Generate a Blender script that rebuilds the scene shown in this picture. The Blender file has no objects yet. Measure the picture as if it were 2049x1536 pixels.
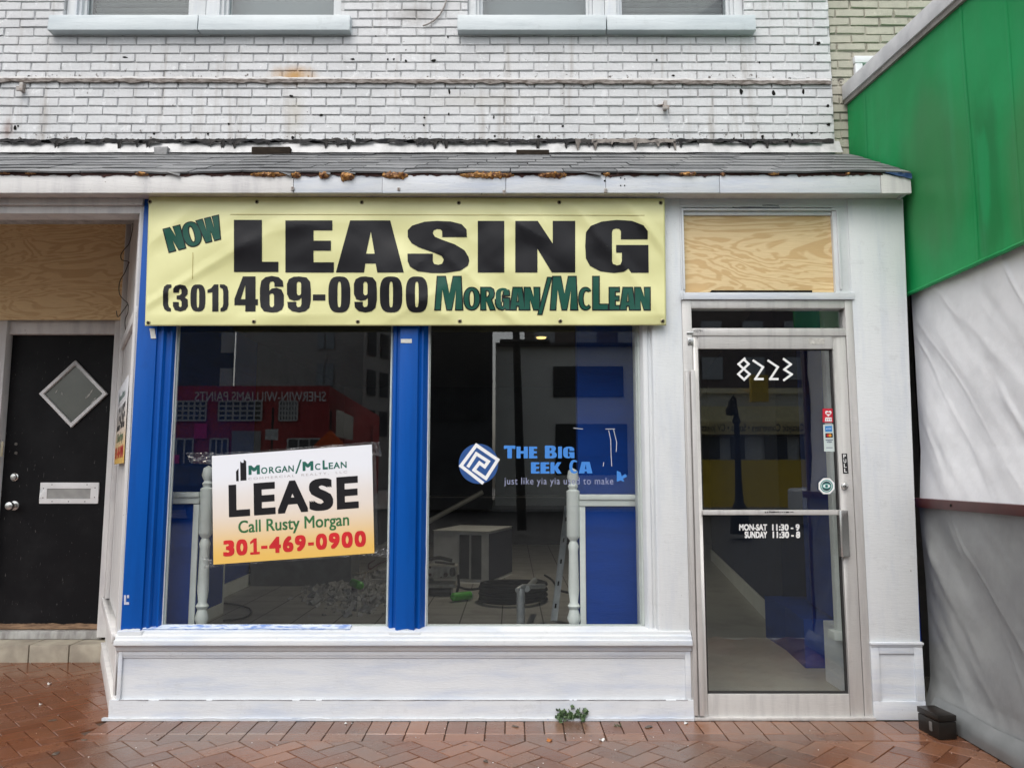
import bpy, bmesh, math, random
from mathutils import Vector, Matrix, noise
from mathutils.geometry import tessellate_polygon
rnd = random.Random(11)
C = bpy.context.scene.collection
SC = bpy.context.scene
R = math.radians

# ------------------------------------------------------------------ camera, sky, sun, exposure
FPX, CX, CY = 1540.0, 1024.5, 768.0
PITCH = R(6.5)
CAM = Vector((0.0, -4.34, 1.327))
cd = bpy.data.cameras.new('camera')
cam = bpy.data.objects.new('camera', cd)
C.objects.link(cam)
cam.location = CAM
cam.rotation_euler = (math.pi / 2 + PITCH, 0, 0)
cd.sensor_width = 36.0
cd.lens = 36.0 * FPX / 2049.0
cd.clip_start = 0.02
cd.clip_end = 2000
SC.camera = cam

W = bpy.data.worlds.new('World')
SC.world = W
W.use_nodes = True
nt = W.node_tree
bg = nt.nodes['Background']
sky = nt.nodes.new('ShaderNodeTexSky')
sky.sky_type = 'NISHITA'
sky.sun_disc = False
sky.sun_elevation = R(58)
sky.sun_rotation = R(200)
sky.dust_density = 4.0
sky.air_density = 1.2
hs = nt.nodes.new('ShaderNodeHueSaturation')      # overcast: most of the blue is taken out of the sky
hs.inputs['Saturation'].default_value = 0.40
nt.links.new(sky.outputs[0], hs.inputs['Color'])
nt.links.new(hs.outputs[0], bg.inputs['Color'])
bg.inputs['Strength'].default_value = 0.15
sd = bpy.data.lights.new('sun', 'SUN')
sd.energy = 0.6
sd.angle = R(70)
sd.color = (1.0, 0.98, 0.95)
so = bpy.data.objects.new('sun', sd)
C.objects.link(so)
so.rotation_euler = Vector((-0.15, -0.55, 1.0)).to_track_quat('Z', 'Y').to_euler()
so.location = (0, -8, 12)
SC.view_settings.view_transform = 'Standard'
SC.view_settings.look = 'None'
SC.view_settings.exposure = 0.74
SC.view_settings.gamma = 1.0
SC.render.engine = 'CYCLES'
SC.cycles.max_bounces = 10
SC.cycles.transparent_max_bounces = 16
SC.cycles.sample_clamp_indirect = 6.0

# ------------------------------------------------------------------ photo pixel -> point
CT, ST = math.cos(PITCH), math.sin(PITCH)


def ray(px, py):
    a, b = (px - CX) / FPX, (CY - py) / FPX
    return Vector((a, CT - b * ST, ST + b * CT))


def P(px, py, y=0.0):
    d = ray(px, py)
    return CAM + d * ((y - CAM.y) / d.y)


def G(px, py, z=0.0):
    d = ray(px, py)
    return CAM + d * ((z - CAM.z) / d.z)


def PX(px, py, x):
    d = ray(px, py)
    return CAM + d * ((x - CAM.x) / d.x)


def X(px, py=950, y=0.0):
    return P(px, py, y).x


def Z(py, y=0.0):
    return P(CX, py, y).z


def MIR(px, py, yv, yg=0.06):
    """point whose mirror image in the shop glass is seen at that pixel"""
    p = P(px, py, yv)
    return Vector((p.x, 2 * yg - p.y, p.z))


# ------------------------------------------------------------------ materials
MATS = {}


def lin(r, g, b):
    f = lambda c: (c / 255 / 12.92) if c <= 10 else ((c / 255 + 0.055) / 1.055) ** 2.4
    return (f(r), f(g), f(b), 1)


class NT:
    def __init__(self, name):
        self.m = bpy.data.materials.new(name)
        self.m.use_nodes = True
        self.t = self.m.node_tree
        self.b = self.t.nodes['Principled BSDF']
        self.geo = self.t.nodes.new('ShaderNodeNewGeometry')

    def n(self, typ, **k):
        nd = self.t.nodes.new(typ)
        for a, v in k.items():
            setattr(nd, a, v)
        return nd

    def l(self, a, b):
        self.t.links.new(a, b)

    def pos(self, sc=(1, 1, 1), off=(0, 0, 0)):
        mp = self.n('ShaderNodeMapping')
        mp.inputs['Scale'].default_value = sc
        mp.inputs['Location'].default_value = off
        self.l(self.geo.outputs['Position'], mp.inputs[0])
        return mp.outputs[0]

    def noise(self, sc=(1, 1, 1), scale=1.0, detail=4, rough=0.55, dist=0.0, off=(0, 0, 0)):
        nz = self.n('ShaderNodeTexNoise')
        nz.inputs['Scale'].default_value = scale
        nz.inputs['Detail'].default_value = detail
        nz.inputs['Roughness'].default_value = rough
        nz.inputs['Distortion'].default_value = dist
        self.l(self.pos(sc, off), nz.inputs['Vector'])
        return nz.outputs[0]

    def ramp(self, fac, a, b, lo=0.0, hi=1.0):
        mr = self.n('ShaderNodeMapRange')
        mr.interpolation_type = 'SMOOTHSTEP'
        mr.inputs['From Min'].default_value = a
        mr.inputs['From Max'].default_value = b
        mr.inputs['To Min'].default_value = lo
        mr.inputs['To Max'].default_value = hi
        self.l(fac, mr.inputs['Value'])
        return mr.outputs[0]

    def math(self, op, a, b=None, c=None):
        m = self.n('ShaderNodeMath', operation=op)
        for i, v in enumerate((a, b, c)):
            if v is None:
                continue
            if isinstance(v, (int, float)):
                m.inputs[i].default_value = v
            else:
                self.l(v, m.inputs[i])
        return m.outputs[0]

    def mix(self, fac, a, b):
        m = self.n('ShaderNodeMix', data_type='RGBA')
        if isinstance(fac, (int, float)):
            m.inputs[0].default_value = fac
        else:
            self.l(fac, m.inputs[0])
        for v, s in ((a, m.inputs[6]), (b, m.inputs[7])):
            if isinstance(v, tuple):
                s.default_value = v if len(v) == 4 else (*v, 1)
            else:
                self.l(v, s)
        return m.outputs[2]

    def xyz(self):
        s = self.n('ShaderNodeSeparateXYZ')
        self.l(self.geo.outputs['Position'], s.inputs[0])
        return s.outputs

    def bump(self, h, strength=0.2, dist=0.004):
        b = self.n('ShaderNodeBump')
        b.inputs['Strength'].default_value = strength
        b.inputs['Distance'].default_value = dist
        self.l(h, b.inputs['Height'])
        self.l(b.outputs[0], self.b.inputs['Normal'])

    def col(self, c):
        if isinstance(c, tuple):
            self.b.inputs['Base Color'].default_value = c if len(c) == 4 else (*c, 1)
        else:
            self.l(c, self.b.inputs['Base Color'])

    def set(self, rough=0.5, metal=0.0, spec=0.5):
        if isinstance(rough, (int, float)):
            self.b.inputs['Roughness'].default_value = rough
        else:
            self.l(rough, self.b.inputs['Roughness'])
        self.b.inputs['Metallic'].default_value = metal
        self.b.inputs['Specular IOR Level'].default_value = spec
        return self.m


def simple(name, c1, c2=None, rough=0.5, metal=0.0, sc=(1, 1, 1), scale=8, bump=0.0, bscale=60, spec=0.5):
    if name in MATS:
        return MATS[name]
    n = NT(name)
    if c2 is None:
        c2 = tuple(v * 0.82 for v in c1[:3])
    f = n.ramp(n.noise(sc, scale), 0.3, 0.7)
    n.col(n.mix(f, c1, c2))
    if bump:
        n.bump(n.noise(sc, bscale), bump)
    MATS[name] = n.set(rough, metal, spec)
    return MATS[name]


def m_paint(name, base, tint, chip=None, rough=0.42, streak=(1.2, 1.2, 9), thr=0.70, bmp=0.5):
    n = NT(name)
    f = n.ramp(n.noise(streak, 1.7, 6, 0.6), 0.42, 0.72)
    c = n.mix(f, base, tint)
    g = n.ramp(n.noise((1, 1, 1), 5, 5, 0.6, off=(3, 1, 7)), 0.45, 0.8, 0, 0.55)
    c = n.mix(g, c, tuple(v * 0.88 for v in base[:3]))
    if chip:
        ch = n.ramp(n.noise((1, 1, 1), 34, 6, 0.7, off=(9, 2, 4)), thr, thr + 0.035)
        c = n.mix(ch, c, chip)
    sp = n.ramp(n.noise((1, 1, 1), 110, 4, 0.6, off=(5, 5, 2)), 0.66, 0.72, 0, 0.5)
    c = n.mix(sp, c, tuple(v * 0.45 for v in base[:3]))
    sc_ = n.ramp(n.noise((1, 1, 1), 9, 9, 0.78, off=(2, 7, 1)), 0.56, 0.66, 0, 0.35)
    c = n.mix(sc_, c, tuple(v * 0.74 for v in base[:3]))
    n.col(c)
    n.bump(n.noise((1.5, 1.5, 9), 14, 8, 0.65), bmp, 0.003)
    MATS[name] = n.set(rough)
    return n.m


WHITE = m_paint('white paint', (0.62, 0.645, 0.665), (0.50, 0.545, 0.62), (0.33, 0.32, 0.30))
WHITEV = m_paint('white paint brushed upright', (0.66, 0.685, 0.69), (0.58, 0.615, 0.65), (0.33, 0.32, 0.30), streak=(9, 9, 1.0))
SILLP = m_paint('white sill paint', (0.58, 0.60, 0.61), (0.45, 0.50, 0.58), (0.12, 0.2, 0.45), rough=0.45, thr=0.68, bmp=0.5)
OLDWHITE = m_paint('weathered white paint', (0.68, 0.67, 0.65), (0.54, 0.53, 0.53), (0.22, 0.19, 0.17), streak=(7, 7, 1.2), thr=0.66)
STONEW = m_paint('pale blue grey sill paint', (0.53, 0.585, 0.60), (0.43, 0.485, 0.505), (0.2, 0.2, 0.2), thr=0.72)
BLUE = m_paint('blue paint', (0.001, 0.078, 0.36), (0.001, 0.066, 0.31), (0.2, 0.3, 0.5), streak=(9, 9, 1), thr=0.745, rough=0.34, bmp=0.15)
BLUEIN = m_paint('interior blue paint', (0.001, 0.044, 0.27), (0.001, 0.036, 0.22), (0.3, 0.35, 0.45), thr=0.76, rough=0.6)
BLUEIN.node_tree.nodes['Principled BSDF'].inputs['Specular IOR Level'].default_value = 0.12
BLUE.node_tree.nodes['Principled BSDF'].inputs['Specular IOR Level'].default_value = 0.25
TRIMIN = simple('interior white trim', (0.74, 0.78, 0.75), (0.66, 0.70, 0.67), 0.45)


def m_brick(name, base, tint, dirt, rust=None, amount=0.5):
    n = NT(name)
    at = n.n('ShaderNodeAttribute', attribute_name='brickcol')
    f = n.ramp(n.noise((1, 1, 1), 2.2, 6, 0.6), 0.35, 0.75)
    c = n.mix(f, base, tint)
    c = n.mix(n.ramp(at.outputs['Fac'], 0, 1, 0, 0.26), c, tuple(v * 0.72 for v in base[:3]))
    c = n.mix(n.ramp(at.outputs['Fac'], 1.5, 2, 0, 0.22), c, tuple(v * 0.62 for v in base[:3]))  # mortar colour darkened for the shade in the joints
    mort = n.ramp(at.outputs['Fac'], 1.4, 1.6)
    joint_shade = n.ramp(n.noise((3, 3, 9), 2.0, 5, 0.65, off=(2, 9, 4)), 0.42, 0.58)
    c = n.mix(n.math('MULTIPLY', n.math('MULTIPLY', mort, joint_shade), 0.5), c, tuple(v * 0.22 for v in base[:3]))  # dark joint lines painted in for the shadow under the bricks
    c = n.mix(n.ramp(n.noise((1, 1, 1), 55, 6, 0.7, off=(7, 1, 3)), 0.5, 0.72, 0, 0.28), c, tuple(v * 0.55 for v in base[:3]))
    fl = n.ramp(n.noise((1, 1, 1), 13, 7, 0.7, off=(1, 4, 8)), 0.60, 0.63, 0, 0.55)
    c = n.mix(fl, c, tuple(min(.85, v * 1.18) for v in base[:3]))
    st = n.ramp(n.noise((9, 9, 0.7), 1.0, 5, 0.65, off=(5, 5, 0)), 0.52, 0.76, 0, amount * 1.3)
    c = n.mix(st, c, dirt)
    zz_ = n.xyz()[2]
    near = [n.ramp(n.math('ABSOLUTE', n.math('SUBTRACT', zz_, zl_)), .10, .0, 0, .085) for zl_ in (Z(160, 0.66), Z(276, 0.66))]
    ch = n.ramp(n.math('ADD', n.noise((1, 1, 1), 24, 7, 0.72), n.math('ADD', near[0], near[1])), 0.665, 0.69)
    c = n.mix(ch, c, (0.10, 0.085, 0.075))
    if rust is not None:
        for (rp, rx, rz, str_, colr) in rust:
            vs = n.n('ShaderNodeVectorMath', operation='SUBTRACT')
            n.l(n.geo.outputs['Position'], vs.inputs[0])
            vs.inputs[1].default_value = rp
            vm = n.n('ShaderNodeVectorMath', operation='MULTIPLY')
            n.l(vs.outputs[0], vm.inputs[0])
            vm.inputs[1].default_value = (1 / rx, 0, 1 / rz)
            ln = n.n('ShaderNodeVectorMath', operation='LENGTH')
            n.l(vm.outputs[0], ln.inputs[0])
            d = n.math('ADD', ln.outputs['Value'], n.math('MULTIPLY', n.noise((6, 6, 2), 3, 6, 0.7), 0.9))
            c = n.mix(n.ramp(d, 1.45, 0.35, 0, str_), c, colr)
    n.col(c)
    n.bump(n.noise((1, 1, 1), 30, 10, 0.75), 0.7, 0.008)
    MATS[name] = n.set(0.55)
    return n.m


YB = 0.66
rp = P(588, 152, YB)
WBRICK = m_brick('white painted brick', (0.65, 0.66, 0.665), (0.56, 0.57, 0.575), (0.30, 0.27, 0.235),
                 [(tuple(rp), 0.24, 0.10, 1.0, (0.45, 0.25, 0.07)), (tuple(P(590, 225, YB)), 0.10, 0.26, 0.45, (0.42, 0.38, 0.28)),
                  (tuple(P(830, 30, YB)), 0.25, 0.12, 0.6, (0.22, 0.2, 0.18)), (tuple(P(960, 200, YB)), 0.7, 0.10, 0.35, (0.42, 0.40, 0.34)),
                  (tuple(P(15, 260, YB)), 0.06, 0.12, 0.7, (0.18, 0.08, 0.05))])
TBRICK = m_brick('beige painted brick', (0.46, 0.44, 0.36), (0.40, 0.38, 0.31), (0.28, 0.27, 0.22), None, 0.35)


def m_ply(name, a, b, zs, seed):
    n = NT(name)
    v = n.noise((1.0, 1, zs), 1.3, 4, 0.5, 0.8, off=(seed, seed, seed))
    rings = n.math('SINE', n.math('MULTIPLY', v, 88))
    c = n.mix(n.ramp(rings, -0.3, 0.9, 0, 0.85), a, b)
    c = n.mix(n.ramp(n.noise((3, 1, 90), 3, 5, 0.7), 0.4, 0.7, 0, 0.4), c, tuple(x * 0.8 for x in b[:3]))
    k = n.ramp(n.noise((1, 1, 1.6), 3.2, 2, 0.4, off=(seed + 3, 0, 1)), 0.72, 0.76, 0, 0.5)
    c = n.mix(k, c, (0.24, 0.12, 0.05))
    n.col(c)
    n.bump(n.noise((2, 2, 40), 6, 6), 0.12, 0.002)
    MATS[name] = n.set(0.6)
    return n.m


PLYL = m_ply('bright plywood', (0.72, 0.555, 0.305), (0.56, 0.37, 0.165), 3.2, 2.4)
PLYD = m_ply('tan plywood', (0.94, 0.71, 0.39), (0.78, 0.52, 0.25), 4.2, 8.1)


def m_glass(name, tint=(1, 1, 1), dirt=0.02, r0=0.045):
    n = NT(name)
    t = n.t
    t.nodes.remove(n.b)
    out = t.nodes['Material Output']
    tr = n.n('ShaderNodeBsdfTransparent')
    tr.inputs[0].default_value = (*tint, 1)
    gl = n.n('ShaderNodeBsdfGlossy')
    gl.inputs['Roughness'].default_value = 0.0
    dt = n.n('ShaderNodeVectorMath', operation='DOT_PRODUCT')      # Schlick, the same from both sides of the thin pane
    n.l(n.geo.outputs['Incoming'], dt.inputs[0])
    n.l(n.geo.outputs['Normal'], dt.inputs[1])
    k = n.math('POWER', n.math('SUBTRACT', 1.0, n.math('ABSOLUTE', dt.outputs['Value'])), 5.0)
    mx = n.n('ShaderNodeMixShader')
    n.l(n.math('MULTIPLY_ADD', k, 1 - r0, r0), mx.inputs[0])
    n.l(tr.outputs[0], mx.inputs[1])
    n.l(gl.outputs[0], mx.inputs[2])
    df = n.n('ShaderNodeBsdfDiffuse')
    df.inputs[0].default_value = (0.6, 0.62, 0.6, 1)
    m2 = n.n('ShaderNodeMixShader')
    sm = n.ramp(n.noise((1, 1, 0.6), 6, 7, 0.7), 0.5, 0.85, dirt * 0.3, dirt * 2.5)
    n.l(sm, m2.inputs[0])
    n.l(mx.outputs[0], m2.inputs[1])
    n.l(df.outputs[0], m2.inputs[2])
    n.l(m2.outputs[0], out.inputs[0])
    MATS[name] = n.m
    return n.m


GLASS = m_glass('shop window glass', (0.97, 0.98, 0.975), 0.001, 0.084)
GLASSD = m_glass('door glass', (0.96, 0.975, 0.97), 0.0015, 0.088)
BLACKINK = simple('black print', (0.012, 0.012, 0.014), None, 0.28)
ALU = m_paint('aged aluminium', (0.55, 0.54, 0.52), (0.44, 0.43, 0.42), (0.25, 0.24, 0.23), rough=0.38, streak=(12, 12, 1), thr=0.73)
ALU.node_tree.nodes['Principled BSDF'].inputs['Metallic'].default_value = 0.25
STEEL = simple('galvanised steel', (0.62, 0.65, 0.65), (0.45, 0.48, 0.49), 0.4, 0.25, scale=12)
BRUSH = simple('brushed metal', (0.6, 0.6, 0.58), (0.5, 0.5, 0.48), 0.25, 0.9)
DARK = simple('matt near black', (0.014, 0.013, 0.012), None, 0.9, spec=.1)  # near black, shared by gaps, holes, screws and backing sheets
TAR = simple('black tar', (0.018, 0.018, 0.020), (0.045, 0.042, 0.04), 0.85, scale=14, bump=0.5, spec=.12)
FLASH = m_paint('bright flashing paint', (0.50, 0.50, 0.495), (0.34, 0.34, 0.335), (0.1, 0.1, 0.1), streak=(6, 6, 1), thr=0.72, bmp=0.5)

# ------------------------------------------------------------------ mesh builder and scene bookkeeping
ORG = {}


class MB:
    def __init__(s):
        s.v, s.f, s.m, s.a = [], [], [], []
        s.mats = []
        s.cur = 0

    def use(s, mat):
        if mat not in s.mats:
            s.mats.append(mat)
        s.cur = s.mats.index(mat)
        return s

    def face(s, pts, a=0.0):
        i = len(s.v)
        s.v += [Vector(p) for p in pts]
        s.f.append(list(range(i, i + len(pts))))
        s.m.append(s.cur)
        s.a.append(a)

    def hull8(s, p, a=0.0):
        """8 points: bottom ring 0-3 (ccw from above), top ring 4-7"""
        i = len(s.v)
        s.v += [Vector(q) for q in p]
        for q in ((3, 2, 1, 0), (4, 5, 6, 7), (0, 1, 5, 4), (1, 2, 6, 5), (2, 3, 7, 6), (3, 0, 4, 7)):
            s.f.append([i + k for k in q])
            s.m.append(s.cur)
            s.a.append(a)

    def box(s, x0, x1, y0, y1, z0, z1, a=0.0):
        x0, x1 = min(x0, x1), max(x0, x1)
        y0, y1 = min(y0, y1), max(y0, y1)
        z0, z1 = min(z0, z1), max(z0, z1)
        s.hull8([(x0, y0, z0), (x1, y0, z0), (x1, y1, z0), (x0, y1, z0), (x0, y0, z1), (x1, y0, z1), (x1, y1, z1), (x0, y1, z1)], a)
        return s

    def obox(s, c, ax, ay, az):
        """box from centre and three half-axis vectors"""
        c, ax, ay, az = Vector(c), Vector(ax), Vector(ay), Vector(az)
        s.hull8([c - ax - ay - az, c + ax - ay - az, c + ax + ay - az, c - ax + ay - az, c - ax - ay + az, c + ax - ay + az, c + ax + ay + az, c - ax + ay + az])
        return s

    def prism(s, prof, z0, z1):
        """xy profile (ccw) extruded in z"""
        n = len(prof)
        i = len(s.v)
        s.v += [Vector((x, y, z0)) for x, y in prof] + [Vector((x, y, z1)) for x, y in prof]
        for k in range(n):
            j = (k + 1) % n
            s._q([i + k, i + j, i + n + j, i + n + k])
        s._q(list(range(i, i + n))[::-1])
        s._q(list(range(i + n, i + 2 * n)))
        return s

    def xprism(s, prof, x0, x1):
        """yz profile extruded in x"""
        n = len(prof)
        i = len(s.v)
        s.v += [Vector((x0, y, z)) for y, z in prof] + [Vector((x1, y, z)) for y, z in prof]
        for k in range(n):
            j = (k + 1) % n
            s._q([i + k, i + j, i + n + j, i + n + k])
        s._q(list(range(i, i + n))[::-1])
        s._q(list(range(i + n, i + 2 * n)))
        return s

    def slab(s, pts, d):
        """polygon given as 3D points, thickened by vector d"""
        d = Vector(d)
        n = len(pts)
        i = len(s.v)
        s.v += [Vector(p) for p in pts] + [Vector(p) + d for p in pts]
        for k in range(n):
            j = (k + 1) % n
            s._q([i + k, i + j, i + n + j, i + n + k])
        s._q(list(range(i, i + n)))
        s._q(list(range(i + n, i + 2 * n))[::-1])
        return s

    def _q(s, idx, a=0.0):
        s.f.append(idx)
        s.m.append(s.cur)
        s.a.append(a)

    def tube(s, pts, r, k=8, caps=True):
        pts = [Vector(p) for p in pts]
        rs = r if isinstance(r, (list, tuple)) else [r] * len(pts)
        rings = []
        up = None
        for q, p in enumerate(pts):
            t = (pts[min(q + 1, len(pts) - 1)] - pts[max(q - 1, 0)]).normalized()
            if up is None:
                up = Vector((0, 0, 1)) if abs(t.z) < 0.9 else Vector((1, 0, 0))
            a = t.cross(up)
            if a.length < 1e-4:
                a = t.orthogonal()
            a.normalize()
            b = a.cross(t).normalized()
            up = b
            i = len(s.v)
            s.v += [p + (a * math.cos(2 * math.pi * j / k) + b * math.sin(2 * math.pi * j / k)) * rs[q] for j in range(k)]
            rings.append(i)
        for u, w in zip(rings, rings[1:]):
            for j in range(k):
                s._q([u + j, u + (j + 1) % k, w + (j + 1) % k, w + j])
        if caps:
            s._q([rings[0] + j for j in range(k)][::-1])
            s._q([rings[-1] + j for j in range(k)])
        return s

    def lathe(s, base, prof, axis=(0, 0, 1), k=16):
        ax = Vector(axis).normalized()
        base = Vector(base)
        s.tube([base + ax * h for r, h in prof], [max(r, 1e-4) for r, h in prof], k)
        return s

    def disc(s, c, r, nrm=(0, -1, 0), k=20):
        nrm = Vector(nrm).normalized()
        a = nrm.orthogonal().normalized()
        b = nrm.cross(a)
        s.face([Vector(c) + (a * math.cos(2 * math.pi * j / k) + b * math.sin(2 * math.pi * j / k)) * r for j in range(k)])
        return s

    def grid(s, nu, nv, fn):
        i = len(s.v)
        for b in range(nv + 1):
            for a in range(nu + 1):
                s.v.append(Vector(fn(a / nu, b / nv)))
        for b in range(nv):
            for a in range(nu):
                q = i + b * (nu + 1) + a
                s._q([q, q + 1, q + nu + 2, q + nu + 1])
        return s

    def build(s, name, mat=None, parent=None, bevel=0.0, seg=2, smooth=None, attr=False, origin=None):
        mats = s.mats if s.mats else [mat]
        if origin is None:
            lo = Vector((min(v.x for v in s.v), min(v.y for v in s.v), min(v.z for v in s.v)))
            hi = Vector((max(v.x for v in s.v), max(v.y for v in s.v), max(v.z for v in s.v)))
            origin = (lo + hi) / 2
            if parent is None:
                origin.z = lo.z
        me = bpy.data.meshes.new(name)
        me.from_pydata([v - origin for v in s.v], [], s.f)
        for m in mats:
            me.materials.append(m)
        for p, k in zip(me.polygons, s.m):
            p.material_index = k
        if attr:
            at = me.attributes.new('brickcol', 'FLOAT', 'FACE')
            for k, a in enumerate(s.a):
                at.data[k].value = a
        if bevel:
            bm = bmesh.new()
            bm.from_mesh(me)
            bmesh.ops.remove_doubles(bm, verts=bm.verts, dist=1e-5)
            es = [e for e in bm.edges if len(e.link_faces) == 2 and e.calc_face_angle(0) > 0.5]
            bmesh.ops.bevel(bm, geom=es, offset=bevel, segments=seg, profile=0.6, affect='EDGES', clamp_overlap=True)
            bm.to_mesh(me)
            bm.free()
        if smooth is None:
            smooth = bool(bevel)
        if smooth:
            for p in me.polygons:
                p.use_smooth = True
            me.set_sharp_from_angle(angle=R(42))
        o = bpy.data.objects.new(name, me)
        C.objects.link(o)
        place(o, origin, parent)
        return o


def place(o, origin, parent=None):
    ORG[o] = Vector(origin)
    if parent is not None:
        o.parent = parent
        o.location = Vector(origin) - ORG[parent]
    else:
        o.location = origin


def thing(name, label, cat, loc=(0, 0, 0), group=None):
    o = bpy.data.objects.new(name, None)
    C.objects.link(o)
    o.empty_display_size = 0.1
    place(o, loc)
    return tag(o, label, cat, group)


def tag(o, label=None, cat=None, group=None, kind=None):
    if label:
        o['label'] = label
    if cat:
        o['category'] = cat
    if group:
        o['group'] = group
    if kind:
        o['kind'] = kind
    return o


def clone(o, delta, label=None, parent=None):
    """copy of a thing and of each of its parts, moved by delta"""
    c = o.copy()
    C.objects.link(c)
    if parent is None:
        c.location = o.location + Vector(delta)
        if label:
            c['label'] = label
    else:
        c.parent = parent
    ORG[c] = ORG[o] + Vector(delta)
    for ch in list(o.children):
        clone(ch, delta, None, c)
    return c


# ------------------------------------------------------------------ lettering: own heavy glyphs (unit boxes) and the built-in font
def ell(cx, cy, rx, ry, n=28, p=2.0, a0=0.0, a1=2 * math.pi):
    o = []
    for i in range(n):
        t = a0 + (a1 - a0) * i / n
        c, s_ = math.cos(t), math.sin(t)
        o.append((cx + rx * math.copysign(abs(c) ** (2 / p), c), cy + ry * math.copysign(abs(s_) ** (2 / p), s_)))
    return o


def norm(pts, x0, x1, y0, y1):
    """trace in picture pixels (y down) -> unit box (y up)"""
    return [((x - x0) / (x1 - x0), (y1 - y) / (y1 - y0)) for x, y in pts]


_S = norm([(308, 345), (308, 300), (295, 288), (270, 286), (247, 295), (240, 318), (255, 343), (300, 362), (400, 398), (470, 440), (500, 490), (505, 520), (495, 552), (440, 588),
           (330, 605), (230, 605), (130, 592), (75, 560), (58, 520), (56, 465), (240, 465), (240, 520), (250, 540), (280, 546), (308, 538), (320, 510), (305, 482), (260, 462),
           (140, 420), (85, 388), (58, 345), (58, 295), (90, 262), (180, 234), (270, 228), (370, 232), (450, 252), (485, 290), (488, 345)], 55, 505, 228, 605)
_G = norm([(1815, 360), (1620, 360), (1620, 300), (1607, 284), (1585, 280), (1562, 288), (1555, 308), (1555, 520), (1562, 540), (1590, 552), (1617, 545), (1627, 520), (1627, 458),
           (1585, 458), (1585, 402), (1820, 402), (1822, 605), (1695, 605), (1675, 575), (1640, 598), (1570, 607), (1470, 595), (1395, 555), (1365, 500), (1360, 410), (1365, 310),
           (1400, 262), (1480, 230), (1590, 218), (1700, 225), (1785, 258), (1815, 300)], 1360, 1822, 218, 607)
_6o = norm([(1050, 708), (985, 708), (985, 682), (975, 668), (955, 672), (948, 690), (948, 738), (965, 722), (1000, 715), (1035, 728), (1052, 765), (1053, 840), (1040, 875), (1005, 893),
            (965, 896), (910, 888), (885, 855), (880, 800), (880, 720), (890, 665), (920, 638), (965, 629), (1015, 638), (1045, 665)], 880, 1053, 629, 896)
_6h = norm([(950, 768), (958, 757), (973, 757), (982, 770), (982, 845), (972, 858), (957, 855), (950, 842)], 880, 1053, 629, 896)
_3 = norm([(245, 750), (245, 722), (260, 700), (295, 690), (333, 699), (350, 728), (350, 762), (328, 785), (350, 802), (352, 850), (335, 878), (297, 890), (257, 880), (243, 850), (243, 820),
           (285, 820), (286, 850), (296, 860), (306, 850), (306, 817), (295, 803), (270, 800), (270, 772), (292, 770), (305, 758), (305, 732), (296, 720), (287, 730), (287, 750)], 243, 352, 690, 890)
_lp = norm([(232, 690), (200, 690), (178, 706), (170, 740), (170, 842), (180, 872), (200, 886), (228, 888), (228, 866), (213, 855), (208, 835), (208, 742), (213, 722), (232, 712)], 170, 232, 690, 888)
flip = lambda pts: [(1 - u, 1 - v) for u, v in pts][:]
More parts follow.
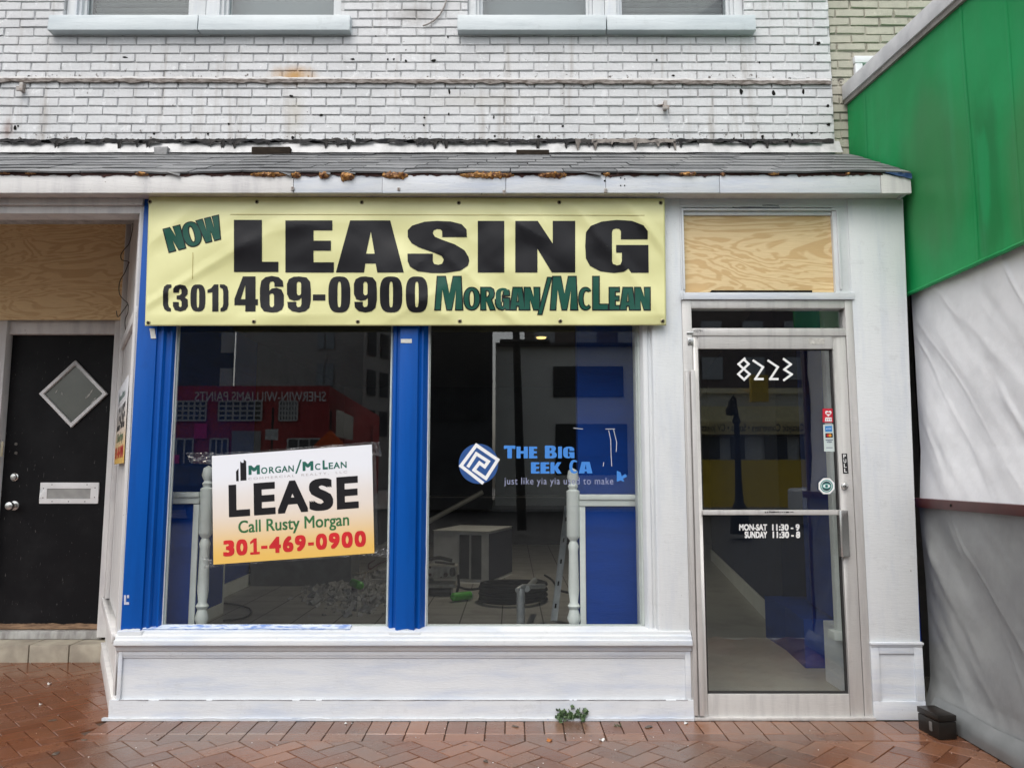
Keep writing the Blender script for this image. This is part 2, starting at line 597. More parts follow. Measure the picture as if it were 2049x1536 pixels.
GLY = {
    'L': [([(0, 0), (1, 0), (1, .195), (.63, .195), (.63, 1), (0, 1)], [])],
    'l': [([(0, 0), (1, 0), (1, .17), (.42, .17), (.42, 1), (0, 1)], [])],
    'E': [([(0, 0), (1, 0), (1, .195), (.58, .195), (.58, .42), (.94, .42), (.94, .61), (.58, .61), (.58, .81), (.97, .81), (.97, 1), (0, 1)], [])],
    'A': [([(0, 0), (.414, 0), (.434, .173), (.585, .173), (.61, 0), (1, 0), (.80, 1), (.21, 1)], [[(.444, .36), (.572, .36), (.515, .787)]])],
    'I': [([(0, 0), (1, 0), (1, 1), (0, 1)], [])],
    'N': [([(0, 0), (.37, 0), (.37, .46), (.61, 0), (1, 0), (1, 1), (.625, 1), (.625, .56), (.375, 1), (0, 1)], [])],
    'S': [(_S, [])], 'G': [(_G, [])],
    '4': [([(.465, 0), (.90, 0), (.90, .18), (1, .18), (1, .35), (.90, .35), (.90, 1), (.36, 1), (0, .36), (0, .18), (.465, .18)], [[(.465, .35), (.27, .35), (.465, .76)]])],
    '0': [(ell(.5, .5, .5, .5, 36, 3.0), [ell(.5, .5, .085, .36, 20, 3.2)])],
    '6': [(_6o, [_6h])], '9': [(flip(_6o), [flip(_6h)])], '3': [(_3, [])],
    '1': [([(.44, 0), (1, 0), (1, 1), (.60, 1), (.34, .86), (0, .80), (0, .69), (.44, .71)], [])],
    '(': [(_lp, [])], ')': [([(1 - u, v) for u, v in _lp], [])],
    '-': [([(0, 0), (1, 0), (1, 1), (0, 1)], [])],
    'M': [([(0, 0), (.20, 0), (.27, .62), (.43, 0), (.60, 0), (.76, .62), (.74, 0), (1, 0), (.94, 1), (.66, 1), (.52, .48), (.38, 1), (.09, 1)], [])],
    'O': [(ell(.5, .5, .5, .5, 32, 2.2), [ell(.5, .5, .17, .36, 24, 2.2)])],
    'R': [([(0, 0), (.36, 0), (.36, .42), (.66, 0), (1, 0), (.74, .45), (.90, .58), (.95, .74), (.88, .92), (.66, 1), (0, 1)], [[(.36, .56), (.50, .58), (.59, .68), (.57, .80), (.48, .86), (.36, .86)]])],
    'C': [(ell(.52, .5, .52, .5, 26, 2.2, .75, 2 * math.pi - .62) + ell(.60, .5, .26, .35, 26, 2.2, 2 * math.pi - .85, .95), [])],
    'W': [([(.18, 0), (.42, 0), (.5, .45), (.58, 0), (.82, 0), (1, 1), (.74, 1), (.69, .45), (.62, 1), (.39, 1), (.33, .45), (.26, 1), (0, 1)], [])],
    'H': [([(0, 0), (.36, 0), (.36, .40), (.64, .40), (.64, 0), (1, 0), (1, 1), (.64, 1), (.64, .62), (.36, .62), (.36, 1), (0, 1)], [])],
    'T': [([(.30, 0), (.70, 0), (.70, .78), (1, .72), (1, 1), (0, 1), (0, .72), (.30, .78)], [])],
    'K': [([(0, 0), (.36, 0), (.36, .36), (.62, 0), (1, 0), (.66, .53), (.98, 1), (.62, 1), (.36, .64), (.36, 1), (0, 1)], [])],
    'B': [([(0, 0), (.70, 0), (.92, .07), (1, .26), (.92, .44), (.78, .53), (.90, .66), (.92, .82), (.80, .96), (.62, 1), (0, 1)],
           [[(.40, .17), (.55, .18), (.62, .28), (.56, .39), (.40, .40)], [(.40, .60), (.50, .61), (.56, .70), (.51, .81), (.40, .83)]])],
    '/': [([(0, 0), (.30, 0), (1, 1), (.70, 1)], [])],
}


def offset_poly(poly, d, sx, sy):
    """grow a closed polygon (in units where 1,1 is sx,sy) by d"""
    q = [(x * sx, y * sy) for x, y in poly]
    q = [p for i, p in enumerate(q) if (Vector(p) - Vector(q[i - 1])).length > 1e-6]
    area = sum(q[i - 1][0] * q[i][1] - q[i][0] * q[i - 1][1] for i in range(len(q)))
    sg = 1 if area > 0 else -1
    out = []
    n = len(q)
    for i in range(n):
        a, b, c = Vector(q[i - 1]), Vector(q[i]), Vector(q[(i + 1) % n])
        e1, e2 = (b - a).normalized(), (c - b).normalized()
        n1, n2 = Vector((e1.y, -e1.x)) * sg, Vector((e2.y, -e2.x)) * sg
        m = n1 + n2
        k = d / max(0.45, (1 + n1.dot(n2)) / 2) * 0.5
        p = b + m * k
        out.append((p.x / sx, p.y / sy))
    return out


def fill(mb, outer, holes, fn):
    loops = [[Vector((u, v, 0)) for u, v in outer]] + [[Vector((u, v, 0)) for u, v in h] for h in holes]
    flat = [p for lp in loops for p in lp]
    tris = tessellate_polygon(loops)
    i = len(mb.v)
    mb.v += [Vector(fn(p.x, p.y)) for p in flat]
    for t in tris:
        a, b, c = (flat[k] for k in t)
        if (b - a).cross(c - a).z < 0:
            t = (t[0], t[2], t[1])
        mb._q([i + k for k in t])


def glyph(mb, ch, fn, grow=0.0, size=(1, 1)):
    for outer, holes in GLY[ch]:
        if grow:
            outer = offset_poly(outer, grow, *size)
            holes = [offset_poly(h, -grow, *size) for h in holes]
        fill(mb, outer, holes, fn)


def quadmap(tl, tr, br, bl, y, dy=0.0):
    """unit box -> pixel quad -> plane y (optionally a function of pixel)"""
    def f(u, v):
        px = (1 - v) * ((1 - u) * bl[0] + u * br[0]) + v * ((1 - u) * tl[0] + u * tr[0])
        py = (1 - v) * ((1 - u) * bl[1] + u * br[1]) + v * ((1 - u) * tl[1] + u * tr[1])
        yy = y(px, py) if callable(y) else y
        return P(px, py, yy + dy)
    return f


def rectmap(x0, x1, yt, yb, y, dy=0.0):
    return quadmap((x0, yt), (x1, yt), (x1, yb), (x0, yb), y, dy)


def textmesh(body, bold=0.0, spacing=1.0):
    """built-in font -> list of triangles in a unit box, and its width/height ratio"""
    cu = bpy.data.curves.new('lettering', 'FONT')
    cu.body = body
    cu.offset = bold
    cu.space_character = spacing
    cu.resolution_u = 4
    ob = bpy.data.objects.new('lettering', cu)
    C.objects.link(ob)
    dg = bpy.context.evaluated_depsgraph_get()
    me = bpy.data.meshes.new_from_object(ob.evaluated_get(dg))
    vs = [v.co.copy() for v in me.vertices]
    fs = [list(p.vertices) for p in me.polygons]
    bpy.data.objects.remove(ob)
    bpy.data.curves.remove(cu)
    bpy.data.meshes.remove(me)
    x0, x1 = min(v.x for v in vs), max(v.x for v in vs)
    y0, y1 = min(v.y for v in vs), max(v.y for v in vs)
    return [((v.x - x0) / (x1 - x0), (v.y - y0) / (y1 - y0)) for v in vs], fs, (x1 - x0) / (y1 - y0)


def text(mb, body, fn, bold=0.0, spacing=1.0, wide=0.0):
    """bold lettering is the outline drawn several times, each copy shifted a little and a hair further out"""
    vs, fs, ar = textmesh(body, 0.0, spacing)
    o, a, b = Vector(fn(0, 0)), Vector(fn(1, 0)), Vector(fn(0, 1))
    n = (a - o).cross(b - o).normalized()
    sh = [(0, 0)]
    if bold:
        sh += [(-1, -1), (1, -1), (1, 1), (-1, 1), (0, 1), (0, -1), (-1, 0), (1, 0)] if bold > .03 else [(-1, -.6), (1, -.6), (1, .6), (-1, .6)]
    du, dv = bold / .72 / ar, bold / .72
    for k, (sx, sy) in enumerate(sh):
        i = len(mb.v)
        mb.v += [Vector(fn(u * (1 - 2 * du) + du + sx * du, v * (1 - 2 * dv) + dv + sy * dv)) + n * (.00004 * k) for u, v in vs]
        for f in fs:
            mb._q([i + j for j in f])


def ribbon(mb, pts, w, fn):
    """polyline in pixels drawn with strokes w pixels wide; fn(px,py,k) -> point"""
    for k, (a, b) in enumerate(zip(pts, pts[1:])):
        a, b = Vector(a), Vector(b)
        t = (b - a).normalized()
        nn = Vector((-t.y, t.x)) * w / 2
        a2, b2 = a - t * w * 0.45, b + t * w * 0.45
        mb.face([fn(*(a2 + nn), k), fn(*(b2 + nn), k), fn(*(b2 - nn), k), fn(*(a2 - nn), k)])


def flat_y(mb, n=(0, -1, 0)):
    return mb

# ================================================================== GROUND
def brickpave_mat():
    n = NT('wet red brick paving')
    at = n.n('ShaderNodeAttribute', attribute_name='brickcol')
    c = n.mix(n.ramp(at.outputs['Fac'], 0, 1), (0.13, 0.050, 0.025), (0.21, 0.092, 0.048))
    grey = n.ramp(n.noise((1, 1, 1), 1.3, 5, 0.6, off=(4, 0, 0)), 0.40, 0.66)
    c = n.mix(n.math('MULTIPLY', grey, 0.62), c, (0.125, 0.098, 0.080))
    x = n.xyz()
    left = n.ramp(n.math('ADD', x[0], n.math('MULTIPLY', n.noise((1, 1, 1), 3), 1.1)), -1.0, -2.1)
    c = n.mix(n.math('MULTIPLY', left, 0.7), c, (0.135, 0.044, 0.016))
    c = n.mix(n.ramp(n.noise((1, 1, 1), 14, 7, 0.7), 0.56, 0.76, 0, 0.7), c, (0.045, 0.030, 0.024))
    n.col(c)
    wet = n.ramp(n.noise((1, 1, 1), 2.2, 5, 0.6, off=(1, 8, 0)), 0.38, 0.62)
    n.set(n.math('ADD', n.math('MULTIPLY', wet, 0.24), 0.06), 0, 0.5)
    n.bump(n.noise((1, 1, 1), 45, 9, 0.7), 0.35, 0.003)
    return n.m


PAVE = brickpave_mat()
SAND = simple('dark paving joints', (0.060, 0.034, 0.022), (0.085, 0.055, 0.038), 0.7, scale=20)
ASPH = simple('damp asphalt', (0.017, 0.018, 0.019), (0.024, 0.024, 0.025), 0.6, spec=.2, scale=3, bump=0.3, bscale=120)
CONC = simple('pale concrete', (0.33, 0.32, 0.30), (0.25, 0.245, 0.23), 0.7, scale=4, bump=0.2)

XS0, XS1 = -5.5, 9.0
g = MB()
g.box(-60, 60, -60, -2.05, -0.5, -0.14)
tag(g.build('road', ASPH), kind='structure')
g = MB()
g.box(-60, 60, -2.05, -1.9, -0.4, -0.005)
tag(g.build('kerb', CONC, bevel=0.02), kind='structure')
g = MB()
g.box(-60, 60, -1.9, 20, -0.5, -0.0115)
tag(g.build('ground', SAND), kind='structure')
g = MB()
g.box(-60, 60, -60.0, -24.4, -0.5, -0.03)
tag(g.build('far_pavement', CONC), kind='structure')


def pave_bricks():
    w, L, gp = 0.1016, 0.2032, 0.0035
    mb = MB().use(PAVE)

    def one(cx, cy, hx, hy, rot, yclip):
        a = rnd.random()
        dz = rnd.uniform(-0.0012, 0.0012)
        tx, ty = rnd.uniform(-.006, .006), rnd.uniform(-.006, .006)
        rot += rnd.uniform(-.006, .006)
        c, s = math.cos(rot), math.sin(rot)
        i_ = 0.003
        poly = [(cx + c * u * hx - s * v * hy, cy + s * u * hx + c * v * hy) for u, v in ((-1, -1), (1, -1), (1, 1), (-1, 1))]
        lim = yclip(cx)
        if max(p[1] for p in poly) > lim:                    # brick cut along the course in front of the wall
            out = []
            for p, q in zip(poly, poly[1:] + poly[:1]):
                if p[1] <= lim:
                    out.append(p)
                if (p[1] <= lim) != (q[1] <= lim):
                    t = (lim - p[1]) / (q[1] - p[1])
                    out.append((p[0] + (q[0] - p[0]) * t, lim))
            poly = out
            if len(poly) < 3:
                return
        n = len(poly)
        mx_, my_ = sum(p[0] for p in poly) / n, sum(p[1] for p in poly) / n
        i = len(mb.v)
        for (ins, z) in ((0, -0.011), (.0009, -0.003), (i_, 0.0)):
            for p in poly:
                d = Vector((p[0] - mx_, p[1] - my_))
                k = max(.2, 1 - ins * 1.35 / max(d.length, .004))
                mb.v.append(Vector((mx_ + d.x * k, my_ + d.y * k, z + dz + tx * d.x + ty * d.y)))
        for r0 in (0, n):
            for j in range(n):
                mb._q([i + r0 + j, i + r0 + (j + 1) % n, i + r0 + n + (j + 1) % n, i + r0 + n + j], a)
        mb._q([i + 2 * n + j for j in range(n)], a)

    xl = -2.17
    nob = lambda x: 99.0
    n0 = int((XS1 - xl) / w)
    for k in range(n0):                                      # soldier course along the shopfront, then a stretcher course
        one(xl + (k + .5) * w, -0.035 - L / 2, w / 2 - gp / 2, L / 2 - gp / 2, 0, nob)
    for k in range(int((XS1 - xl) / L) + 1):
        one(xl + (k + .5) * L, -0.035 - L - w / 2, L / 2 - gp / 2, w / 2 - gp / 2, 0, nob)
    yc = -0.035 - L - w
    rt = math.sqrt(.5)
    for i in range(-130, 130):
        for j in range(-130, 130):
            d = (i - j) % 4
            if d == 0:
                cx, cy, hx, hy = (i + 1) * w, (j + .5) * w, L / 2, w / 2
            elif d == 3:
                cx, cy, hx, hy = (i + .5) * w, (j + 1) * w, w / 2, L / 2
            else:
                continue
            X_, Y_ = (cx - cy) * rt, (cx + cy) * rt + 0.02
            if X_ < -5.4 or X_ > 6.5 or Y_ < -1.99:
                continue
            lim = yc - .002 if X_ > xl - 0.06 else 1.26
            if Y_ > lim + .13:
                continue
            one(X_, Y_, hx - gp / 2, hy - gp / 2, math.pi / 4, (lambda x, q=lim: q))
    tag(mb.build('pavement', PAVE, attr=True), kind='structure')


pave_bricks()

# ================================================================== SHOP BUILDING
B = thing('shop_building', 'white painted brick building with blue trimmed shop windows and shingled eave', 'building', (0, 0.3, 0))
XL, XR = -5.5, P(1667, 200, YB).x
ZTOP = 6.5


def brick_wall(x0, x1, z0, z1, yf, opens, mat, name, parent, ch=0.0633, L=0.203, x_off=0.0, joint=0.0072, proud=0.0095, rough=1.3):
    mb = MB().use(mat)
    n = int((z1 - z0) / ch)
    for r in range(n):
        za, zb = z0 + r * ch + joint / 2, z0 + (r + 1) * ch - joint / 2
        xs = x0 - L + x_off + (L / 2 if r % 2 else 0)
        while xs < x1:
            segs = [(max(x0, xs + joint / 2), min(x1, xs + L - joint / 2))]
            for (ox0, ox1, oz0, oz1) in opens:
                if zb > oz0 and za < oz1:
                    q = []
                    for s0, s1 in segs:
                        if s1 <= ox0 or s0 >= ox1:
                            q.append((s0, s1))
                        else:
                            if s0 < ox0:
                                q.append((s0, ox0))
                            if s1 > ox1:
                                q.append((ox1, s1))
                    segs = q
            for s0, s1 in segs:
                if s1 - s0 < 0.02:
                    continue
                a = rnd.random() ** 2
                j = [rnd.uniform(-.0018, .0018) * rough for _ in range(8)]
                b = 0.0042
                py_ = yf + rnd.uniform(-.0018, .0018) * rough
                back = [Vector((s0, yf + proud, za)), Vector((s1, yf + proud, za)), Vector((s1, yf + proud, zb)), Vector((s0, yf + proud, zb))]
                mid = [Vector((s0 + .0012 + j[0], yf + .0030, za + .0012 + j[1])), Vector((s1 - .0012 + j[2], yf + .0030, za + .0012 + j[3])),
                       Vector((s1 - .0012 + j[4], yf + .0030, zb - .0012 + j[5])), Vector((s0 + .0012 + j[6], yf + .0030, zb - .0012 + j[7]))]
                fr = [Vector((s0 + b + j[0], py_, za + b + j[1])), Vector((s1 - b + j[2], py_, za + b + j[3])), Vector((s1 - b + j[4], py_, zb - b + j[5])), Vector((s0 + b + j[6], py_, zb - b + j[7]))]
                i = len(mb.v)
                mb.v += back + mid + fr
                for r0 in (0, 4):
                    for k in range(4):
                        mb._q([i + r0 + k, i + r0 + (k + 1) % 4, i + r0 + 4 + (k + 1) % 4, i + r0 + 4 + k], a)
                mb._q([i + 8, i + 9, i + 10, i + 11], a)
            xs += L
    # mortar body behind the bricks, with the openings left free
    zs = sorted(set([z0 - 0.3, z1] + [v for o in opens for v in (o[2], o[3])]))
    for za, zb in zip(zs, zs[1:]):
        segs = [(x0, x1)]
        for (ox0, ox1, oz0, oz1) in opens:
            if zb > oz0 + 1e-6 and za < oz1 - 1e-6:
                q = []
                for s0, s1 in segs:
                    if s1 <= ox0 or s0 >= ox1:
                        q.append((s0, s1))
                    else:
                        q += [(s0, ox0), (ox1, s1)]
                segs = q
        for s0, s1 in segs:
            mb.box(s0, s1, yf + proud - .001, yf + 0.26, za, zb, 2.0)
    return mb.build(name, mat, parent, attr=True, smooth=False)


SZ0, SZ1 = Z(60, YB - .06), Z(25, YB - .06)
wx = [(X(128, 20, YB), X(682, 20, YB)), (X(936, 20, YB), X(1489, 20, YB))]
opens = [(a, b, SZ1 - .01, SZ1 + 1.5) for a, b in wx]
ZJ = Z(308, YB)
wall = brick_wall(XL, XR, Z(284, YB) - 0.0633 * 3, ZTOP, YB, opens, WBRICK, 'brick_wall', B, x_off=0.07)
# body of the upper storey behind the wall
m = MB().use(OLDWHITE)
m.box(XL, XL + .2, YB + .27, 11, 3.2, ZTOP)
m.box(XR - .2, XR, YB + .27, 11, 3.2, ZTOP)
m.box(XL, XR, 10.8, 11.0, 0, ZTOP)
m.box(XL + .2, XR - .2, YB + .27, 10.8, ZTOP - .25, ZTOP - .1)
m.box(XL + .2, XR - .2, YB + .5, 10.8, 3.6, 3.7)
m.build('upper_storey', OLDWHITE, B)
m = MB()
m.box(XL - .03, XR + .0, YB - .05, YB + .32, ZTOP + .001, ZTOP + .09)
m.build('parapet_coping', STONEW, B, bevel=.01)

# upper windows --------------------------------------------------------------
PANEUP = m_glass('upper window glass', (0.85, 0.88, 0.88), 0.012)
BLIND = simple('grey blind slats', (0.42, 0.42, 0.41), (0.34, 0.34, 0.33), 0.6)
CURT = simple('grey drawn shade', (0.20, 0.22, 0.23), (0.17, 0.19, 0.2), 0.9, scale=1)
for gi, (a, b) in enumerate(wx):
    gl = [(175, 378), (458, 668)] if gi == 0 else [(966, 1172), (1244, 1452)]
    zt = SZ1 + 1.5
    for k in range(2):
        g0, g1 = X(gl[k][0], 15, YB + .08), X(gl[k][1], 15, YB + .08)
        o0 = a if k == 0 else (X(gl[0][1], 15, YB + .08) + X(gl[1][0], 15, YB + .08)) / 2
        o1 = b if k == 1 else (X(gl[0][1], 15, YB + .08) + X(gl[1][0], 15, YB + .08)) / 2
        o0 += .001
        o1 -= .001
        m = MB()
        zb = SZ1
        m.box(o0, g0 - .045, YB + .03, YB + .16, zb, zt)
        m.box(g1 + .045, o1, YB + .03, YB + .16, zb, zt)
        m.box(g0 - .045, g1 + .045, YB + .03, YB + .16, zt - .06, zt)
        for (q0, q1, y0) in ((g0 - .045, g0 - .022, .05), (g0 - .022, g0, .075), (g1, g1 + .022, .075), (g1 + .022, g1 + .045, .05)):
            m.box(q0, q1, YB + y0, YB + .15, zb, zt - .06)
        fr = m.build('window', WHITEV, B, bevel=.004)
        m = MB()
        m.box(g0, g1, YB + .085, YB + .12, zb, zb + .012)
        m.box(g0, g1, YB + .085, YB + .12, zb + .70, zb + .74)
        m.box(g0, g1, YB + .085, YB + .12, zt - .10, zt - .06)
        m.build('sash', WHITE, fr, bevel=.003)
        m = MB()
        m.box(g0, g1, YB + .10, YB + .104, zb + .012, zb + .70)
        m.box(g0, g1, YB + .10, YB + .104, zb + .74, zt - .10)
        m.build('pane', PANEUP, fr)
        m = MB()
        if (gi, k) in ((0, 0), (1, 1)):
            for q in range(36):
                zz = zb + .012 + q * .040
                m.obox(((g0 + g1) / 2, YB + .19, zz), ((g1 - g0) / 2, 0, 0), (0, .013, -.010), (0, .0006, .0008))
            m.build('blind', BLIND, fr)
            m = MB()
            m.box(g0 - .05, g1 + .05, YB + .24, YB + .25, zb, zt)
            m.build('room_shade', DARK, fr)
        else:
            m.box(g0 - .05, g1 + .05, YB + .20, YB + .21, zb, zt)
            m.build('shade', CURT, fr)
# sills
for q0, q1 in ((95, 394.5), (396, 700), (915, 1213), (1215, 1513)):
    m = MB()
    x0, x1 = X(q0, 45, YB - .06), X(q1, 45, YB - .06)
    m.xprism([(YB - .06, SZ0), (YB + .03, SZ0), (YB + .16, SZ1 - .001), (YB - .052, SZ1 - .012)], x0, x1)
    m.build('stone_sill', STONEW, B, bevel=.006)

# ledge of old angle iron across the wall ------------------------------------
LEDGE = simple('brown grey rotten ledge', (0.115, 0.095, 0.08), (0.33, 0.30, 0.28), 0.9, sc=(4, 4, 12), scale=5, bump=0.6, bscale=30, spec=.15)


def jag(mb, x0, x1, y, top, bot, nt_, nb_, step=0.008, drip=0.0, depth=0.004, seed=0.0, gap=0.0, yb=None):
    """ragged horizontal band: wavy top and bottom edges, a few drips, some gaps"""
    x = x0
    px_ = None
    ph = 0
    while x < x1:
        n1 = noise.fractal(Vector((x * 9, seed, 1)), 1, 2, 5) * nt_
        n2 = noise.fractal(Vector((x * 11, seed + 5, 2)), 1, 2, 5) * nb_
        d = max(0, noise.noise(Vector((x * 26, seed + 9, 0))) - 0.18) * drip
        zt = (top(x) if callable(top) else top) + n1
        zb = (bot(x) if callable(bot) else bot) - n2 - d
        yy = y + rnd.uniform(-.0006, .0006)
        ok = zt - zb > 0.001 and noise.noise(Vector((x * 5, seed + 3, 4))) > gap - 1
        cur = (x, zt, zb, yy)
        if px_ is not None and ok:
            a, t0, b0, y0 = px_
            w = (yb - y) if yb is not None else 0
            i = len(mb.v)
            mb.v += [Vector((a, y0 + w, b0)), Vector((x, yy + w, zb)), Vector((x, yy, zt)), Vector((a, y0, t0)),
                     Vector((a, y0 + depth, t0)), Vector((x, yy + depth, zt)), Vector((a, y0 + w + depth, b0)), Vector((x, yy + w + depth, zb))]
            mb._q([i, i + 1, i + 2, i + 3])
            mb._q([i + 3, i + 2, i + 5, i + 4])
            mb._q([i + 1, i, i + 6, i + 7])
        px_ = cur if ok else None
        x += step


zl = lambda px0: None
m = MB()
zA, zB_ = P(0, 158, YB).z, P(1670, 168, YB).z
ll = lambda x: Z(162, YB) + 0.012 + (x + 3.5) / 5.7 * (Z(168, YB) - Z(163, YB))
jag(m, XL, XR - .004, YB - .016, lambda x: ll(x), lambda x: ll(x) - .025, .006, .010, depth=.03, seed=3)
m.build('wall_ledge', LEDGE, B)
m = MB()
jag(m, XL, XR - .004, YB - .006, lambda x: ll(x) + .018, lambda x: ll(x) - .001, .010, .0, depth=.02, seed=8)
m.build('ledge_mortar', OLDWHITE, B)

# torn tar line and flashing ---------------------------------------------------
zf = lambda x: Z(289, YB)
m = MB()
m.grid(220, 5, lambda u, v: (XL + (XR + .02 - XL) * u, YB - .012 - v * .055 - .006 * noise.noise(Vector((u * 60, v * 2, 0))), Z(287, YB) + .012 - (Z(287, YB) - ZJ + .03) * v))
m.build('roof_flashing', FLASH, B, smooth=True)
m = MB()
jag(m, XL, XR - .1, YB - .028, lambda x: Z(286, YB) + .010, lambda x: Z(290, YB) - .002, .026, .024, drip=.16, seed=21, step=.004, yb=YB - .052, gap=.75)
jag(m, XL, XR - .02, YB - .030, lambda x: Z(282, YB), lambda x: Z(288, YB) - .003, .012, .010, seed=31, step=.005, gap=.45)
m.build('tar_seal', TAR, B)
m = MB()
jag(m, X(1150, 290, YB), X(1350, 290, YB), YB - .042, Z(283, YB), Z(293, YB), .018, .012, drip=.16, seed=41, step=.005, gap=.5, yb=YB - .060)
m.build('tar_smear', simple('brown tar smear', (0.10, 0.085, 0.075), (0.2, 0.18, 0.16), 0.7, scale=30), B)

# loose cable end hanging on the wall between the upper windows
m = MB()
pts = [P(a, b, YB - .012) for a, b in ((896, -60), (895, -20), (893, 2), (888, 16), (880, 30), (868, 42), (855, 49), (846, 52))]
m.tube(pts, .0055, 6)
m.build('loose_cable', simple('pale painted cable', (0.36, 0.33, 0.31), (0.25, 0.22, 0.2), .6), B, smooth=True)
# holes, bolts and brackets left in the wall
holes = [(30, 255, 5, 9), (250, 115, 9, 4), (308, 268, 5, 5), (416, 268, 4, 4), (457, 248, 4, 4), (583, 192, 8, 4), (642, 230, 6, 5), (586, 275, 6, 6), (57, 153, 6, 4), (706, 119, 9, 4),
         (776, 119, 3, 5), (788, 119, 4, 4), (868, 121, 9, 4), (812, 122, 4, 5), (894, 157, 5, 4), (899, 183, 4, 10), (849, 235, 4, 3), (898, 228, 3, 5), (988, 234, 4, 6), (990, 272, 5, 5), (1078, 273, 6, 6),
         (1126, 252, 4, 4), (1314, 120, 5, 4), (1347, 151, 6, 3), (1483, 183, 7, 10), (1548, 186, 8, 10), (1608, 184, 5, 11), (1580, 158, 8, 5), (1637, 86, 10, 6), (1657, 212, 6, 6), (1659, 249, 7, 5), (1526, 273, 5, 8),
         (1585, 270, 4, 7), (1624, 266, 7, 4), (1468, 279, 5, 6), (848, 251, 4, 3), (758, 294, 7, 4), (812, 100, 2.5, 2.5), (752, 72, 2.5, 2.5), (896, 74, 3, 4), (1520, 125, 2, 5), (36, 252, 4, 3)]
for (hx, hy, rw, rh) in holes:
    c = P(hx, hy, YB - .003)
    s = 5.25 / FPX
    k = 9
    pts = [c + Vector((math.cos(2 * math.pi * q / k) * rw * s * .55 * rnd.uniform(.6, 1.25), 0, math.sin(2 * math.pi * q / k) * rh * s * .55 * rnd.uniform(.6, 1.25))) for q in range(k)]
    m = MB()
    m.slab(pts, (0, .008, 0))
    m.build('anchor_hole', DARK, B)
BRK = simple('painted rusty iron', (0.40, 0.38, 0.36), (0.25, 0.2, 0.17), 0.6, scale=30)
for (hx, hy) in ((48, 178), (1330, 214)):
    c = P(hx, hy, YB)
    m = MB()
    m.box(c.x - .012, c.x + .012, YB - .035, YB + .004, c.z - .03, c.z + .03)
    m.box(c.x - .022, c.x + .022, YB - .05, YB - .036, c.z - .038, c.z - .012)
    m.box(c.x - .05, c.x - .013, YB - .012, YB + .004, c.z + .008, c.z + .014)
    m.build('old_bracket', BRK, B, bevel=.003)

# shingled eave roof -----------------------------------------------------------
YE = -0.12
ZE = Z(345, YE)
EX1 = P(1822, 365, YE).x
SHN = NT('grey asphalt shingles')
at = SHN.n('ShaderNodeAttribute', attribute_name='brickcol')
c_ = SHN.mix(SHN.ramp(at.outputs['Fac'], 0, 1), (0.12, 0.125, 0.13), (0.21, 0.215, 0.22))
c_ = SHN.mix(SHN.ramp(SHN.noise((1, 1, 1), 160, 3, 0.6), 0.35, 0.7, 0, 0.6), c_, (0.10, 0.10, 0.10))
c_ = SHN.mix(SHN.ramp(SHN.noise((1, 1, 1), 2.5, 5, 0.6), 0.5, 0.75, 0, 0.5), c_, (0.30, 0.30, 0.29))
SHN.col(c_)
SHN.bump(SHN.noise((1, 1, 1), 200, 4), 0.5, 0.003)
SHING = SHN.set(0.6)
sl = Vector((0, YB - YE, ZJ - ZE))
slen = sl.length
sd_ = sl.normalized()
sn = Vector((0, -sd_.z, sd_.y))
m = MB()
m.xprism([(YE + .01, ZE - .03), (YE + .01, ZE - .012), (YB, ZJ - .012), (YB, ZJ - .03)], XL, EX1 - .004)
m.build('roof_deck', simple('dark roof boards', (0.03, 0.018, 0.014), None, 0.85), B)
m = MB().use(SHING)
NC = 7
ex = slen / NC
droop = lambda x: 0.011 * noise.noise(Vector((x * 2.3, 7, 0))) + 0.006 * noise.noise(Vector((x * 7, 3, 0)))
for k in range(NC):
    w = 0.305
    xs = XL - (w / 2 if k % 2 else 0) - .1 * k
    while xs < EX1:
        x0, x1 = max(xs + .003, XL), min(xs + w - .003, EX1 + rnd.uniform(-.006, .004))
        if x1 - x0 > .03:
            s0 = k * ex - (.016 if k == 0 else 0) + rnd.uniform(-.004, .004)
            s1 = min(slen + .0, s0 + ex * 1.7)
            up = rnd.uniform(.0, .004)
            a = rnd.random()
            nseg = 4
            th = .010 if k == 0 else .0055
            for q in range(nseg):
                xa, xb = x0 + (x1 - x0) * q / nseg, x0 + (x1 - x0) * (q + 1) / nseg
                pts = []
                for (xx, ss) in ((xa, s0), (xb, s0), (xb, s1), (xa, s1)):
                    e = Vector((xx, YE, ZE)) + sd_ * ss
                    lift = .008 * (k * 0 + 1) * (1 - (ss - s0) / (s1 - s0)) + up
                    dd = droop(xx) * (1 if k == 0 else .5) * (1 - (ss - s0) / (s1 - s0))
                    pts.append(e + sn * (lift + dd))
                m.hull8([p - sn * th for p in pts] + pts, a)
        xs += w
m.build('shingle_roof', SHING, B, attr=True)

